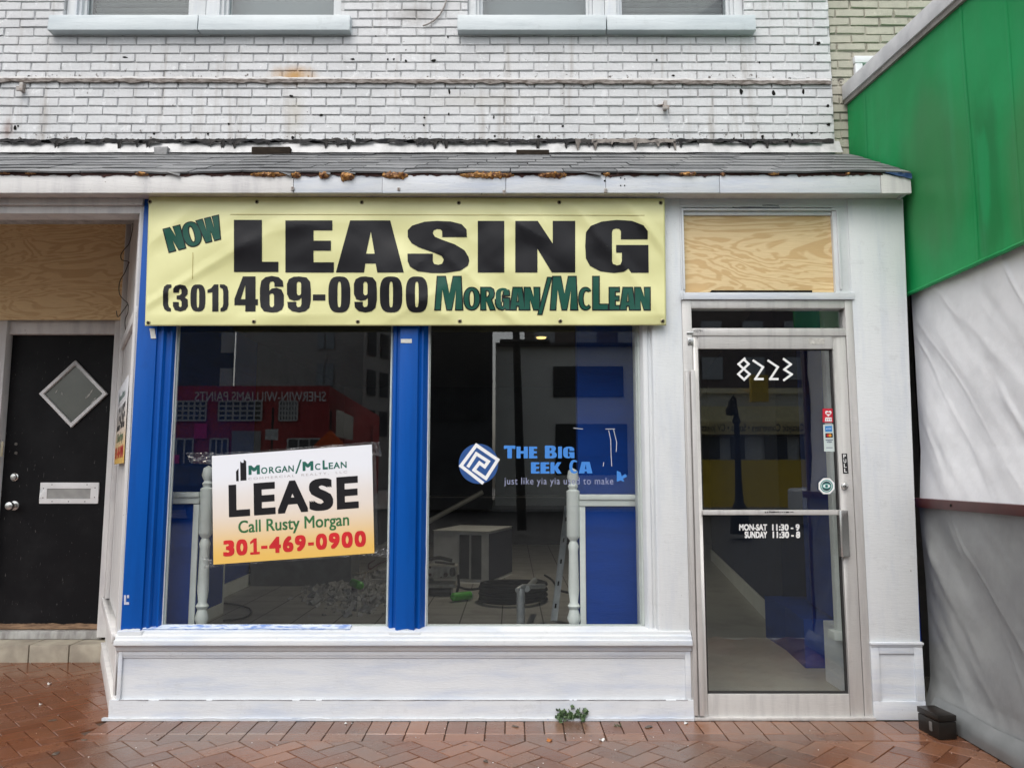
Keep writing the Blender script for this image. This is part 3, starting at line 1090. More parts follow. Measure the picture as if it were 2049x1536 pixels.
# rotted edge under the shingles, foam lumps
ROT = NT('rotted orange foam')
c_ = ROT.mix(ROT.ramp(ROT.noise((1, 1, 1), 40, 6, 0.65), 0.35, 0.62), (0.09, 0.022, 0.010), (0.52, 0.26, 0.065))
c_ = ROT.mix(ROT.ramp(ROT.noise((1, 1, 1), 90, 5), 0.62, 0.74), c_, (0.62, 0.42, 0.20))
ROT.col(c_)
ROT.bump(ROT.noise((1, 1, 1), 120, 6), 0.7, 0.006)
ROTM = ROT.set(0.55)
m = MB()
jag(m, XL, EX1 - .15, YE - .004, lambda x: ZE - .002, lambda x: ZE - .018, .004, .012, depth=.03, seed=61, step=.01, drip=.03)
m.build('rotted_board', simple('dark red rotten wood', (0.07, 0.022, 0.016), (0.03, 0.012, 0.01), 0.8, scale=25), B)
for (fa, fb, fh) in ((0, 22, 5), (50, 75, 5), (270, 300, 9), (500, 575, 11), (583, 603, 14), (638, 660, 16), (681, 710, 22), (764, 818, 18), (918, 1030, 15), (1075, 1135, 14), (1205, 1222, 8), (1358, 1395, 8), (1440, 1452, 9), (1535, 1560, 8), (1690, 1700, 7)):
    m = MB()
    x0, x1 = X(fa, 350, YE), X(fb, 350, YE)
    hh = fh * 4.3 / FPX
    i0 = len(m.v)
    nu, nv = max(8, int((x1 - x0) / .006)), 8

    def lump(u, v):
        an = math.pi * (v * 1.15 - .15)
        e = math.sin(math.pi * min(1, max(0, u))) ** .35
        x = x0 + (x1 - x0) * u
        q = .6 + .8 * abs(noise.fractal(Vector((x * 38, an * .8, fa)), 1, 2, 3))
        return (x, YE + .002 - math.sin(an) * (.020 + hh * .25) * q * e, ZE - hh * .30 - .004 + math.cos(an) * hh * .58 * q * e)
    m.grid(nu, nv, lump)
    m.build('foam_lump', ROTM, B, smooth=True)

# fascia boards
ZF = Z(386, YE)
joints = [-960, 587, 765, 1012, 1212, 1440, 1762]
for k, (ja, jb) in enumerate(zip(joints[:-1], joints[1:])):
    m = MB()
    x0 = XL if k == 0 else X(ja, 365, YE) + .001
    x1 = X(jb, 365, YE) - .001
    off = [0, .003, -.002, 0, .002, 0][k]
    m.box(x0, x1, YE + off, YE + .022 + off, ZF + off * .6, ZE - .010)
    m.build('fascia_board', WHITE if k else OLDWHITE, B, bevel=.0025)
m = MB()
m.box(X(1762, 365, YE) + .001, EX1, YE - .003, YE + .022, ZF - .002, ZE - .035)
m.hull8([(X(1762, 365, YE) + .001, YE - .003, ZE - .035), (EX1, YE - .003, ZE - .035), (EX1, YE + .022, ZE - .035), (X(1762, 365, YE) + .001, YE + .022, ZE - .035),
         (X(1762, 365, YE) + .001, YE - .003, ZE - .005), (X(1790, 365, YE), YE - .003, ZE - .022), (X(1790, 365, YE), YE + .022, ZE - .022), (X(1762, 365, YE) + .001, YE + .022, ZE - .005)])
m.build('fascia_board', OLDWHITE, B)
m = MB()                                                                    # rake end under the shingles
m.slab([(EX1 - .03, YE + .023, ZF), (EX1 - .03, YB, ZF), (EX1 - .03, YB, ZJ - .03), (EX1 - .03, YE + .023, ZE - .03)], (.02, 0, 0))
m.build('rake_board', WHITE, B)
for px_, py_, s in ((586, 378, .010), (798, 379, .009), (1009, 385, .011), (1212, 382, .011), (585, 355, .006), (1210, 362, .006), (250, 350, .005), (257, 350, .005), (1242, 356, .004), (1250, 358, .004), (1242, 371, .004), (1250, 371, .004), (964, 388, .003), (1319, 386, .004)):
    c = P(px_, py_, YE)
    m = MB()
    if s > .008:
        m.box(c.x - s * .8, c.x + s * .8, YE - .008, YE + .002, c.z - s, c.z + s)
        m.box(c.x - s * .35, c.x + s * .35, YE - .012, YE - .0081, c.z + s * .1, c.z + s * .8)
        m.build('fascia_bracket', BRK, B, bevel=.0015)
    else:
        m.lathe((c.x, YE + .003, c.z), [(s, 0), (s * .8, .005), (s * .3, .006)], (0, -1, 0), 8)
        m.build('nail_head', DARK, B)
# torn blue scrap at the roof corner
m = MB()
m.grid(10, 3, lambda u, v: (X(1768, 350, YE) + u * (EX1 + .004 - X(1768, 350, YE)), YE - .012 - .010 * noise.noise(Vector((u * 6, v * 3, 2))), ZE + .004 - u * .016 - v * (.010 + .022 * u) + .006 * noise.noise(Vector((u * 8, v, 5)))))
m.build('torn_membrane', simple('dark blue torn membrane', (0.012, 0.035, 0.12), (0.05, 0.09, 0.2), 0.3, scale=40), B, smooth=True)
for (a, b, dpx) in ((335, 362, 8), (562, 583, 8), (640, 662, 5), (690, 712, 4), (1162, 1202, 7)):   # loose shingle ends hanging over the fascia
    m = MB()
    x0, x1 = X(a, 350, YE), X(b, 350, YE)
    d = dpx * 4.3 / FPX
    p = [(x0, YE - .018, ZE - .004), (x1, YE - .018, ZE - .006 - d), (x1, YE - .012, ZE + .004 - d * .4), (x0, YE - .012, ZE + .007)]
    m.slab(p, (0, .006, 0))
    m.build('loose_shingle', SHING, B)

# dark timber blocks and a small tin box left at the top of the roof
for (a, b, t_, bt) in ((503, 580, 297, 311), (1033, 1099, 303, 316)):
    m = MB()
    yy = YB - .10
    m.box(X(a, 305, yy), X(b, 305, yy), yy, yy + .05, Z(bt, yy) - .02, Z(t_, yy) + .012)
    m.build('timber_block', simple('black charred timber', (0.020, 0.016, 0.013), (0.035, 0.027, 0.02), 0.95, sc=(1, 1, 6), scale=20, spec=.08), B, bevel=.003)
m = MB()
yy = YB - .09
m.hull8([(X(310, 300, yy), yy, Z(309, yy) - .02), (X(333, 300, yy), yy, Z(309, yy) - .02), (X(333, 300, yy), yy + .04, Z(309, yy) - .02), (X(310, 300, yy), yy + .04, Z(309, yy) - .02),
         (X(307, 300, yy), yy, Z(294, yy)), (X(335, 300, yy), yy, Z(293, yy)), (X(335, 300, yy), yy + .04, Z(293, yy)), (X(307, 300, yy), yy + .04, Z(294, yy))])
m.build('tin_box', simple('dull grey tin', (0.16, 0.16, 0.16), (0.24, 0.24, 0.24), 0.5, scale=40), B, bevel=.003)

# soffit, header beam over the left entrance
X0 = P(262, 900, 0).x           # left corner of the shopfront
m = MB()
m.box(XL, EX1 - .032, YE + .0225, -.001, ZF + .006, ZF + .02)
m.build('soffit', OLDWHITE, B)
ZH = Z(427, 0)
m = MB()
m.box(XL, X0 - .002, 0.0, .12, ZH, ZF + .0055)
m.box(XL, X0 - .002, -.022, -.0005, ZF - .035, ZF + .0055)
m.build('entry_beam', OLDWHITE, B, bevel=.004)
# ------------------------------------------------------------------ shopfront
XW0 = X(331, 950)               # left edge of left glass
XM0, XM1 = X(779, 900), X(853, 900)
XW1 = X(1287, 900)
XD0 = P(1373, 1000, 0).x        # outer edge of the white post by the door
XP0 = P(1722, 1100, 0).x        # left edge of the pilaster (behind the door jamb)
XCR = P(1845, 1350, 0).x
ZS = Z(1252, 0.05)              # top of the sill at the glass
ZG1 = Z(640, 0.05) + .10

# bulkhead
zb1 = Z(1300, 0)
m = MB()
m.box(X0, XD0, 0.0, .10, 0, zb1)
m.build('bulkhead', WHITE, B)
m = MB()
zq0, zq1 = Z(1400, -.02), Z(1303, -.012)
for (a, b, c0, c1) in ((X0, X0 + .022, zq0, zq1), (XD0 - .030, XD0, zq0, zq1)):
    m.box(a, b, -.013, -.0005, c0, c1)
m.box(X0 + .022, XD0 - .030, -.012, -.0005, zq1 - .022, zq1)
m.box(X0 + .022, XD0 - .030, -.007, -.0005, zq1 - .034, zq1 - .022)
m.build('bulkhead_frame', WHITE, B, bevel=.003)
m = MB()
m.grid(120, 1, lambda u, v: (X0 - .03 + (XD0 + .01 - X0 + .03) * u, -.024 + .002 * noise.noise(Vector((u * 40, v, 0))), .012 + (zq0 - .012) * v))
m.box(X0 - .03, XD0 + .01, -.0215, -.0005, .0, zq0)
m.build('baseboard', WHITE, B, bevel=0)
m = MB()
jag(m, X0 - .06, XD0 + .012, -.034, .013, .0, .004, .0, depth=.02, seed=77, step=.012)
m.build('caulk_line', SILLP, B)

m = MB()                                                             # thin grey strip drawn in for the gap above the baseboard
jag(m, X0 + .02, XD0 - .02, -.0255, zq0 + .0012, zq0 - .0002, .0010, .0006, depth=.012, seed=81, step=.008, gap=.25)
m.build('joint_line', simple('grey joint line', (0.13, 0.13, 0.135), (0.3, 0.3, 0.31), .9, sc=(1, 1, 1), scale=9), B)
# sill mouldings
m = MB()
z = lambda py, y: Z(py, y)
m.xprism([(.055, ZS - .012), (.055, ZS), (.0, z(1260, 0)), (-.018, z(1263, -.018)), (-.020, z(1269, -.02)), (-.034, z(1272, -.034)), (-.036, z(1279, -.036)), (-.050, z(1281, -.05)),
          (-.052, z(1291, -.052)), (-.026, z(1294, -.026)), (-.022, z(1301, -.022)), (-.004, z(1305, 0)), (.055, z(1305, 0))][::-1], X0 - .012, XD0 + .004)
m.build('window_sill', SILLP, B, bevel=.0025)
SBL = NT('blue streaked sill edge')
SBL.col(SBL.mix(SBL.ramp(SBL.noise((5, 5, 60), 3, 6, 0.65), 0.40, 0.55), (0.13, 0.23, 0.52), (0.55, 0.61, 0.70)))
SBLM = SBL.set(0.35)
m = MB()
m.obox(((X(285, 1255) + X(700, 1255)) / 2, .028, (ZS + z(1260, 0)) / 2 + .004), ((X(700, 1255) - X(285, 1255)) / 2, 0, 0), (0, .028, (ZS - z(1260, 0)) / 2), (0, -.002, .004))
m.build('painted_sill_edge', SBLM, B)

# blue corner post with stepped mouldings, blue mullion
zsp = z(1262, 0) + .004
ztop = ZF + .0055
xa = XW0 - X0
m = MB()
m.prism([(X0, .11), (X0, -.004), (X0 + xa * .56, -.004), (X0 + xa * .57, .010), (X0 + xa * .66, .014), (X0 + xa * .68, .002), (X0 + xa * .74, .002), (X0 + xa * .78, .026), (X0 + xa * .88, .030),
         (X0 + xa * .90, .022), (X0 + xa * .955, .022), (XW0, .052), (XW0, .11)], zsp, ztop)
m.build('corner_post', BLUE, B, bevel=.0016)
w = XM1 - XM0
m = MB()
m.prism([(XM0, .09), (XM0, .050), (XM0 + w * .06, .024), (XM0 + w * .13, .024), (XM0 + w * .16, .030), (XM0 + w * .22, .030), (XM0 + w * .24, -.002), (XM0 + w * .28, -.006), (XM0 + w * .70, -.006),
         (XM0 + w * .74, -.002), (XM0 + w * .77, .024), (XM0 + w * .84, .016), (XM0 + w * .88, .016), (XM0 + w * .92, .030), (XM1, .050), (XM1, .09)], zsp - .012, ztop)
m.build('mullion', BLUE, B, bevel=.0016)
m = MB()                                                            # white plinth smears below mullion and post
m.prism([(XM0 + .01, .0), (XM0 + .02, -.026), (XM1 - .02, -.026), (XM1 - .004, .0)], z(1283, -.03), zsp - .004)
m.build('mullion_base', SILLP, B, bevel=.004)
m = MB()
m.prism([(X0 + .001, .0), (X0 + .001, -.030), (X0 + xa * .62, -.030), (X0 + xa * .74, .0)], z(1284, -.03), zsp + .001)
m.build('corner_base', SILLP, B, bevel=.004)
m = MB()                                                            # ragged end of the white brush strokes on the blue
for (a, b) in ((X0 + .001, X0 + xa * .55), (XM0 + w * .25, XM0 + w * .72)):
    jag(m, a, b, -.0085, zsp + .006, zsp - .02, .012, 0, depth=.002, seed=a * 3, step=.004)
m.build('brush_marks', SILLP, B)
# white post between right window and door
wp = XD0 - XW1
m = MB()
m.prism([(XW1, .09), (XW1, .050), (XW1 + wp * .06, .020), (XW1 + wp * .16, .016), (XW1 + wp * .18, .026), (XW1 + wp * .24, .026), (XW1 + wp * .27, -.002), (XW1 + wp * .30, -.006), (XD0, -.006), (XD0, .09)], z(1290, -.02), ztop)
m.build('window_post', WHITEV, B, bevel=.002)
# header behind the banner
m = MB()
m.box(XW0 + .001, XM0 - .001, .02, .10, ZG1, ztop)
m.box(XM1 + .001, XW1 - .001, .02, .10, ZG1, ztop)
m.build('window_header', WHITE, B)

# glass
for (a, b) in ((XW0, XM0), (XM1, XW1)):
    m = MB()
    m.box(a - .012, b + .012, .056, .062, ZS - .005, ZG1 + .03)
    m.build('shop_window', GLASS, B)
    m = MB()
    m.box(a + .0005, a + .012, .0635, .075, ZS, ZG1)
    m.box(b - .012, b - .0005, .0635, .075, ZS, ZG1)
    m.box(a + .012, b - .012, .0635, .075, ZS - .004, ZS + .006)
    m.build('glazing_bead', TRIMIN, B)
# white line of filler along the left edges of the glass
for a in (XW0, XM1):
    m = MB()
    i = 0
    m.tube([(a + .002 + .0015 * noise.noise(Vector((q * 1.1, a, 0))), .050, ZS + q * (ZG1 - ZS) / 40) for q in range(41)], .0035, 6)
    m.build('filler_bead', WHITE, B)

# ------------------------------------------------------------------ door bay
zt0, zt1 = z(600, 0), z(415, 0)
xt0, xt1 = X(1357, 500), X(1686, 500)
m = MB()
m.box(XD0 + .0005, XP0 + .05, -.004, .10, zt1, ztop)                 # board over the transom panel
m.build('transom_header', WHITE, B)
tx0, tx1 = X(1369, 500), X(1668, 500)
tz0, tz1 = z(580, .03), z(433, .03)
m = MB()
xq0 = min(XD0, xt0)
m.box(XD0 + .0005, tx0, -.002, .09, zt0, zt1 - .0005)
m.box(tx1, XP0 + .05, -.002, .09, zt0, zt1 - .0005)
m.box(tx0, tx1, .008, .09, tz1, zt1 - .0005)
m.build('transom_frame', WHITEV, B, bevel=.003)
m = MB()
m.box(XD0 + .012, XD0 + .024, -.014, -.0025, zt0 + .06, zt1 - .01)
m.box(tx1 + .022, tx1 + .034, -.014, -.0025, zt0 + .06, zt1 - .01)
m.box(XD0 + .024, tx1 + .022, -.012, -.0025, zt1 - .022, zt1 - .01)
m.build('transom_moulding', WHITEV, B, bevel=.003)
m = MB()
m.box(tx0 + .0005, tx1 - .0005, .022, .036, tz0 - .015, tz1 - .0005)
m.build('plywood_panel', PLYL, B)
m = MB()
m.box(XD0 + .0005, XP0 + .03, -.022, .085, z(599, -.02), z(585, -.02))
m.box(XD0 - .006, XD0 + .008, -.028, -.0225, z(600, -.02), z(582, -.02))
m.build('transom_sill', WHITE, B, bevel=.003)
m = MB()
m.box(X(1422, 580), X(1622, 580), -.0228, .01, z(585, -.02) + .0005, z(581, -.02))
m.build('sill_gap', DARK, B)
m = MB()
for (a, b, py_) in ((1465, 1560, 416), (1525, 1560, 412)):
    jag(m, X(a, py_), X(b, py_), -.0052, z(py_, 0) + .003, z(py_, 0) - .001, .005, .003, depth=.001, seed=py_, step=.006)
m.build('peeled_paint', simple('bare dark paint', (0.02, 0.025, 0.06), None, 0.6), B)

# aluminium door frame
fx0, fx1 = XD0 + .001, XP0 + .001
dzt = z(673, 0)
lx0, lx1 = (X(1381, 690) + X(1410, 1420)) / 2, (X(1693, 690) + X(1727, 1420)) / 2
m = MB()
m.box(fx0, lx0 - .003, -.010, .07, 0.002, zt0 - .004)
m.box(lx1 + .003, fx1 + .018, -.010, .07, 0.002, zt0 - .004)
m.box(lx0 - .003, lx1 + .003, -.008, .07, z(617, 0), zt0 - .004)
m.box(lx0 - .003, lx1 + .003, -.010, .07, dzt + .002, z(657, 0))
fr = m.build('door_frame', ALU, B, bevel=.0025)
m = MB()
m.box(lx0 - .003, lx1 + .003, .035, .041, z(658, 0), z(616, 0))
m.build('transom_pane', GLASSD, fr)
m = MB()
m.box(lx0 - .05, lx1 + .05, -.035, .07, 0.0005, .016)
m.build('threshold', ALU, fr, bevel=.003)
m = MB()
m.box(fx0 + .006, fx0 + .028, -.030, -.0105, z(1428, 0), z(742, 0))
m.box(fx0 + .036, fx0 + .062, -.034, -.0105, z(1428, 0), z(742, 0))
m.build('hinge_guard', ALU, fr, bevel=.003)
# door leaf
gx0, gx1 = (X(1396, 700) + X(1416, 1386)) / 2, (X(1668, 700) + X(1697, 1386)) / 2
gz0, gz1 = z(1386, .02), z(699, .02)
m = MB()
dz0 = z(1432, 0)
m.box(lx0, gx0, -.004, .045, dz0, dzt)
m.box(gx1, lx1, -.004, .045, dz0, dzt)
m.box(gx0, gx1, -.004, .045, dz0, gz0)
m.box(gx0, gx1, -.004, .045, gz1, dzt)
door = m.build('shop_door', ALU, B, bevel=.002)
m = MB()
for (a, b, c0, c1) in ((gx0, gx0 + .010, gz0, gz1), (gx1 - .010, gx1, gz0, gz1), (gx0 + .010, gx1 - .010, gz0, gz0 + .010), (gx0 + .010, gx1 - .010, gz1 - .006, gz1)):
    m.box(a, b, .012, .03, c0, c1)
m.build('glazing_gasket', simple('black gasket', (0.02, 0.02, 0.02), None, 0.6), door)
m = MB()
m.box(gx0, gx1, .018, .024, gz0, gz1)
m.build('door_pane', GLASSD, door)
m = MB()
pbz0, pbz1 = z(1030, -.02), z(1020, -.02)
m.box(gx0 - .005, gx1 + .018, -.020, .0, pbz0, pbz1)
m.build('push_bar', ALU, door, bevel=.003)
m = MB()
zc = z(1024, -.022)
for q in range(14):
    xx = X(1528 + q * 4.2, 1024)
    m.box(xx, xx + rnd.uniform(.004, .011), -.0214, -.0200, zc - rnd.uniform(.001, .005), zc + rnd.uniform(.001, .005))
m.build('sticker_residue', DARK, door)
hx0, hx1 = X(1681, 1065, -.04), X(1702, 1065, -.04)
m = MB()
hz0, hz1 = z(1114, -.045), z(1021, -.045)
m.prism([(hx0, -.006), (hx0, -.040), (hx0 + .006, -.047), (hx0 + .013, -.047), (hx0 + .016, -.035), (hx1, -.022), (hx1, -.006)], hz0, hz1)
m.build('pull_handle', BRUSH, door, bevel=.002)
m = MB()
c = P(1690, 972, -.006)
m.lathe(c + Vector((0, .004, 0)), [(.021, 0), (.021, .005), (.018, .008), (.017, .016), (.014, .018), (.001, .018)], (0, -1, 0), 20)
m.use(BRUSH)
m.mats = [BRUSH]
m.use(DARK)
m.box(c.x - .0015, c.x + .0015, -.0245, -.0205, c.z - .006, c.z + .004)
m.build('lock_cylinder', None, door, smooth=True)
m = MB()
for (a, b, c0, c1) in ((1375, 1387, 690, 676), (1373, 1386, 668, 664)):
    m.box(X(a, c0), X(b, c0), -.016, -.0105, z(c0, -.01), z(c1, -.01))
m.build('pivot_hinge', BRUSH, door, bevel=.002)
m = MB().use(DARK)
for q in (680, 686):
    cc = P(1380.5, q, -.016)
    m.lathe((cc.x, -.0155, cc.z), [(.0035, 0), (.003, .0015), (.0005, .0015)], (0, -1, 0), 8)
m.build('hinge_screw', None, door)
# peeled sticker remains on the top rail
m = MB()
m.grid(12, 4, lambda u, v: P(1618 + 32 * u, 678 + 10 * v + 6 * noise.noise(Vector((u * 3, v * 2, 1))), -.0055 - .003 * max(0, noise.noise(Vector((u * 5, v * 4, 3))))))
m.build('torn_sticker', simple('old white paper', (0.55, 0.54, 0.50), (0.4, 0.39, 0.36), 0.7, scale=60), door)
m = MB().use(BLACKINK)
text(m, '=5079=', rectmap(1388, 1406, 659, 665, -.0112))
m.build('frame_stamp', None, fr)

# door lettering
WINK = simple('white vinyl lettering', (0.80, 0.81, 0.80), (0.76, 0.77, 0.77), 0.4)
zoomd = lambda pts: [(1400 + x / 6.4, 680 + y / 6.4) for x, y in pts]
YD = .0165
m = MB().use(WINK)
pf = lambda px, py, k: P(px, py, YD - .0002 * (k % 2))
for st in ([(575, 240), (497, 310), (640, 437), (570, 508), (494, 437), (628, 307), (583, 265)], [(690, 266), (812, 347), (712, 500), (808, 500)], [(880, 266), (1002, 347), (902, 500), (998, 500)],
           [(1078, 245), (1168, 312), (1084, 378), (1180, 440), (1082, 512)]):
    ribbon(m, zoomd(st), 4.4, pf)
m.build('street_number', None, door)
m = MB().use(WINK)
YD = .0165
for ln in ((('MON-SAT', 1479, 1535, 1048, 1061), ('11:30 - 9', 1545, 1600, 1048, 1061)), (('SUNDAY', 1490, 1535, 1062.5, 1076), ('11:30 - 8', 1546, 1601, 1062.5, 1076))):
    m = MB().use(WINK)
    for (bd, x0, x1, yt, yb) in ln:
        text(m, bd, rectmap(x0, x1, yt, yb, YD), bold=.04)
    m.build('opening_hours', None, door)

# stickers on the door glass
RED = simple('red print', (0.55, 0.012, 0.035), None, 0.4)
PALE = simple('pale sticker paper', (0.56, 0.64, 0.62), (0.50, 0.58, 0.57), 0.5)
m = MB().use(RED)
fm = rectmap(1646, 1669, 817, 845, YD)
m.face([fm(0, 0), fm(1, 0), fm(1, 1), fm(0, 1)])
m.use(WINK)
f2 = rectmap(1646, 1669, 817, 845, YD, -.0006)
hp = []
for q in range(26):
    t = 2 * math.pi * q / 26
    hp.append((.5 + .30 * (16 * math.sin(t) ** 3) / 17, .66 + .26 * (13 * math.cos(t) - 5 * math.cos(2 * t) - 2 * math.cos(3 * t) - math.cos(4 * t)) / 17))
fill(m, hp, [], f2)
m.use(WINK)
for k, (u0, u1, v0, v1) in enumerate(((.24, .8, .27, .36), (.22, .32, .1, .30), (.36, .50, .1, .25), (.54, .66, .1, .25), (.70, .80, .1, .25), (.2, .82, .08, .13))):
    f4 = rectmap(1646, 1669, 817, 845, YD, -.0007 - .0001 * k)
    m.face([f4(u0, v0), f4(u1, v0), f4(u1, v1), f4(u0, v1)])
m.use(RED)
f3 = rectmap(1646, 1669, 817, 845, YD, -.0009)
m.face([f3(.34, .60), f3(.66, .60), f3(.66, .72), f3(.34, .72)])
m.build('red_heart_sticker', None, door)
m = MB().use(PALE)
f = quadmap((1647, 849), (1669, 848), (1671, 903), (1649, 903), YD)
m.face([f(0, 0), f(1, 0), f(1, 1), f(0, 1)])
f = quadmap((1647, 849), (1669, 848), (1671, 903), (1649, 903), YD, -.0006)
m.use(simple('card blue', (0.03, 0.24, 0.62), None, 0.4))
m.face([f(.17, .73), f(.80, .73), f(.80, .94), f(.17, .94)])
m.use(BLACKINK)
m.face([f(.17, .51), f(.84, .51), f(.84, .67), f(.17, .67)])
m.use(simple('navy print', (0.02, 0.03, 0.12), None, 0.4))
m.face([f(.17, .415), f(.84, .415), f(.84, .44), f(.17, .44)])
text(m, 'VISA', lambda u, v: f(.26 + .48 * u, .32 + .07 * v), bold=.02)
m.face([f(.2, .13), f(.78, .13), f(.78, .15), f(.2, .15)])
f = quadmap((1647, 849), (1669, 848), (1671, 903), (1649, 903), YD, -.0010)
m.use(simple('card red', (0.62, 0.02, 0.02), None, 0.4))
fill(m, ell(.42, .59, .14, .055, 16), [], f)
m.use(WINK)
text(m, 'AMEX', lambda u, v: f(.24 + .5 * u, .81 + .05 * v))
f = quadmap((1647, 849), (1669, 848), (1671, 903), (1649, 903), YD, -.0014)
m.use(simple('card amber', (0.75, 0.32, 0.02), None, 0.4))
fill(m, ell(.60, .59, .14, .055, 16), [], f)
m.build('card_sticker', None, door)
m = MB().use(simple('dark teal print', (0.01, 0.05, 0.06), None, 0.4))
s_ = 1
oc = lambda r, dy: [P(1654 + r * math.cos(math.pi / 8 + q * math.pi / 4), 972 + r * math.sin(math.pi / 8 + q * math.pi / 4), YD - dy) for q in range(8)][::-1]
m.face(oc(18.5, .0))
m.use(WINK).face(oc(17.3, .0004))
TEAL = simple('teal print', (0.03, 0.30, 0.27), None, 0.4)
ring = lambda r, dy, k=24, ry=None: [P(1654 + r * math.cos(2 * math.pi * q / k), 972 + (ry or r) * math.sin(2 * math.pi * q / k), YD - dy) for q in range(k)][::-1]
m.use(TEAL).face(ring(12.6, .0008))
m.use(WINK).face(ring(10.6, .0012))
m.use(simple('dark teal print', (0.01, 0.05, 0.06))).face(ring(9.6, .0016))
m.use(TEAL).face(ring(9.0, .0020, 24, 5.4))
m.use(WINK).face(ring(7.0, .0024, 24, 3.8))
m.use(TEAL).face(ring(3.2, .0028))
m.use(BLACKINK).face(ring(1.3, .0032))
m.build('octagon_sticker', None, door)
m = MB().use(BLACKINK)
f = quadmap((1684, 907), (1695, 907), (1698, 947), (1687, 947), -.0052)
m.face([f(0, 0), f(1, 0), f(1, 1), f(0, 1)])
m.use(WINK)
f = quadmap((1684, 907), (1695, 907), (1698, 947), (1687, 947), -.0060)
for k, ch in enumerate('PULL'):
    text(m, ch, (lambda u, v, k=k: f(.26 + .48 * u, .77 - .235 * k + .19 * v)), bold=.02)
m.build('pull_sign', None, door)

# right pilaster
ptop = X(1807, 400, -.01)
pz = z(1285, -.02)
yq = -.012
m = MB()
xp0 = XP0 + .0195
m.hull8([(xp0, yq, pz), (XCR - .005, yq, pz), (XCR - .005, .62, pz), (xp0, .1, pz), (xp0, yq, ztop), (ptop, yq, ztop), (ptop, .62, ztop), (xp0, .1, ztop)])
m.build('pilaster', WHITEV, B, bevel=.004)
m = MB()
m.box(xp0, XCR, yq + .004, .62, .0, pz - .001)
m.build('plinth', WHITE, B)
m = MB()
m.box(xp0 - .003, XCR + .006, yq - .018, .60, pz - .012, pz + .002)
m.box(xp0, XCR + .002, yq - .010, yq + .0035, pz - .024, pz - .0125)
m.box(xp0, xp0 + .045, yq - .008, yq + .0035, .098, pz - .0245)
m.box(XCR - .045, XCR + .001, yq - .008, yq + .0035, .098, pz - .0245)
m.box(xp0 + .045, XCR - .045, yq - .006, yq + .0035, pz - .060, pz - .0245)
m.box(xp0, XCR + .001, yq - .010, yq + .0035, .0, .0975)
m.build('plinth_frame', WHITE, B, bevel=.004)
# tape scraps and chipped spots on the blue posts
for (a, b, t, bt, tilt) in ((302, 312, 657, 677, 3), (802, 824, 678, 686, 0)):
    m = MB()
    p = [P(a, bt, -.0085), P(b, bt, -.0085), P(b - tilt, t, -.0085), P(a - tilt, t, -.0085)]
    m.slab(p, (0, .003, 0))
    m.build('tape_scrap', simple('old masking tape', (0.62, 0.62, 0.58), (0.5, 0.5, 0.46), 0.6, scale=60), B)
m = MB()
for (a, b, t, bt) in ((248, 252, 1190, 1209), (252, 258, 1204, 1209), (254, 258, 1190, 1196)):
    m.slab([P(a, bt, -.0065), P(b, bt, -.0065), P(b, t, -.0065), P(a, t, -.0065)], (0, .002, 0))
m.build('paint_mark', simple('pale paint mark', (0.5, 0.52, 0.62), None, 0.5), B)

# ------------------------------------------------------------------ splayed return wall on the left and recessed black door
YR = 1.42
Bx = P(232, 900, YR).x
A_ = Vector((X0, 0.0, 0))
B_ = Vector((Bx, YR, 0))
dv = (B_ - A_)
sl_len = dv.length
du = dv.normalized()
nn_ = Vector((-du.y, du.x, 0))
if nn_.y > 0:
    nn_ = -nn_
if nn_.dot(Vector((-1, -.3, 0))) < 0:
    nn_ = -nn_


def S(t, off, zz):
    return A_ + du * t + nn_ * off + Vector((0, 0, zz))


def sbox(mb, t0, t1, o0, o1, z0, z1):
    mb.hull8([S(t0, o0, z0), S(t1, o0, z0), S(t1, o1, z0), S(t0, o1, z0), S(t0, o0, z1), S(t1, o0, z1), S(t1, o1, z1), S(t0, o1, z1)])


m = MB()
zr_ = lambda y: min(3.27, ZE - .05 + (max(y, 0) - YE) * sl.z / sl.y)
q_ = [S(.003, 0, 0), S(sl_len, 0, 0), S(sl_len, 0, 3.27), S(.66, 0, 3.27), S(.003, 0, 2.955)]
m.slab(q_, -nn_ * .07)
m.build('splay_wall', OLDWHITE, B)
m = MB()
sbox(m, .004, .10, .0005, .022, .45, 2.93)
sbox(m, .10, .16, .0005, .012, .45, 2.93)
sbox(m, sl_len - .30, sl_len - .20, .0005, .03, .45, 3.2)
sbox(m, .004, sl_len - .20, .0005, .045, .40, .45)
sbox(m, .004, sl_len - .20, .0005, .02, 2.2, 2.27)
sbox(m, .004, sl_len - .1, .0005, .03, .0, .12)
sbox(m, .004, .06, .0005, .02, .12, .40)
m.build('splay_frame', OLDWHITE, B, bevel=.004)
ZC_ = Z(640, YR)
m = MB()
jx = P(247, 655, YR - .04).x
jx0 = P(2, 900, YR - .03).x
dl, dr = P(30, 680, YR + .08).x, P(246, 680, YR + .08).x
zst = .118
m.box(dr - .012, jx + .085, YR - .03, YR + .12, zst + .02, ZC_ - .001)
m.box(jx0 - .30, dl + .004, YR - .03, YR + .12, zst, ZC_ - .001)
m.box(dl + .004, dr - .012, YR + .0, YR + .12, Z(670, YR + .03), ZC_ - .001)
m.build('entry_casing', OLDWHITE, B, bevel=.005)
m = MB()
m.box(XL, jx0 - .301, YR - .02, YR + .2, 0, 3.3)
m.box(XL, jx + .10, YR + .121, YR + .2, 0, 3.3)
m.build('entry_wall', OLDWHITE, B)
m = MB()
m.xprism([(.121, 3.0), (.121, 2.96), (.62, 3.24), (YR + .25, 3.28), (YR + .25, 3.32), (.62, 3.28)], XL, -1.9)
m.build('entry_ceiling', OLDWHITE, B)
m = MB()
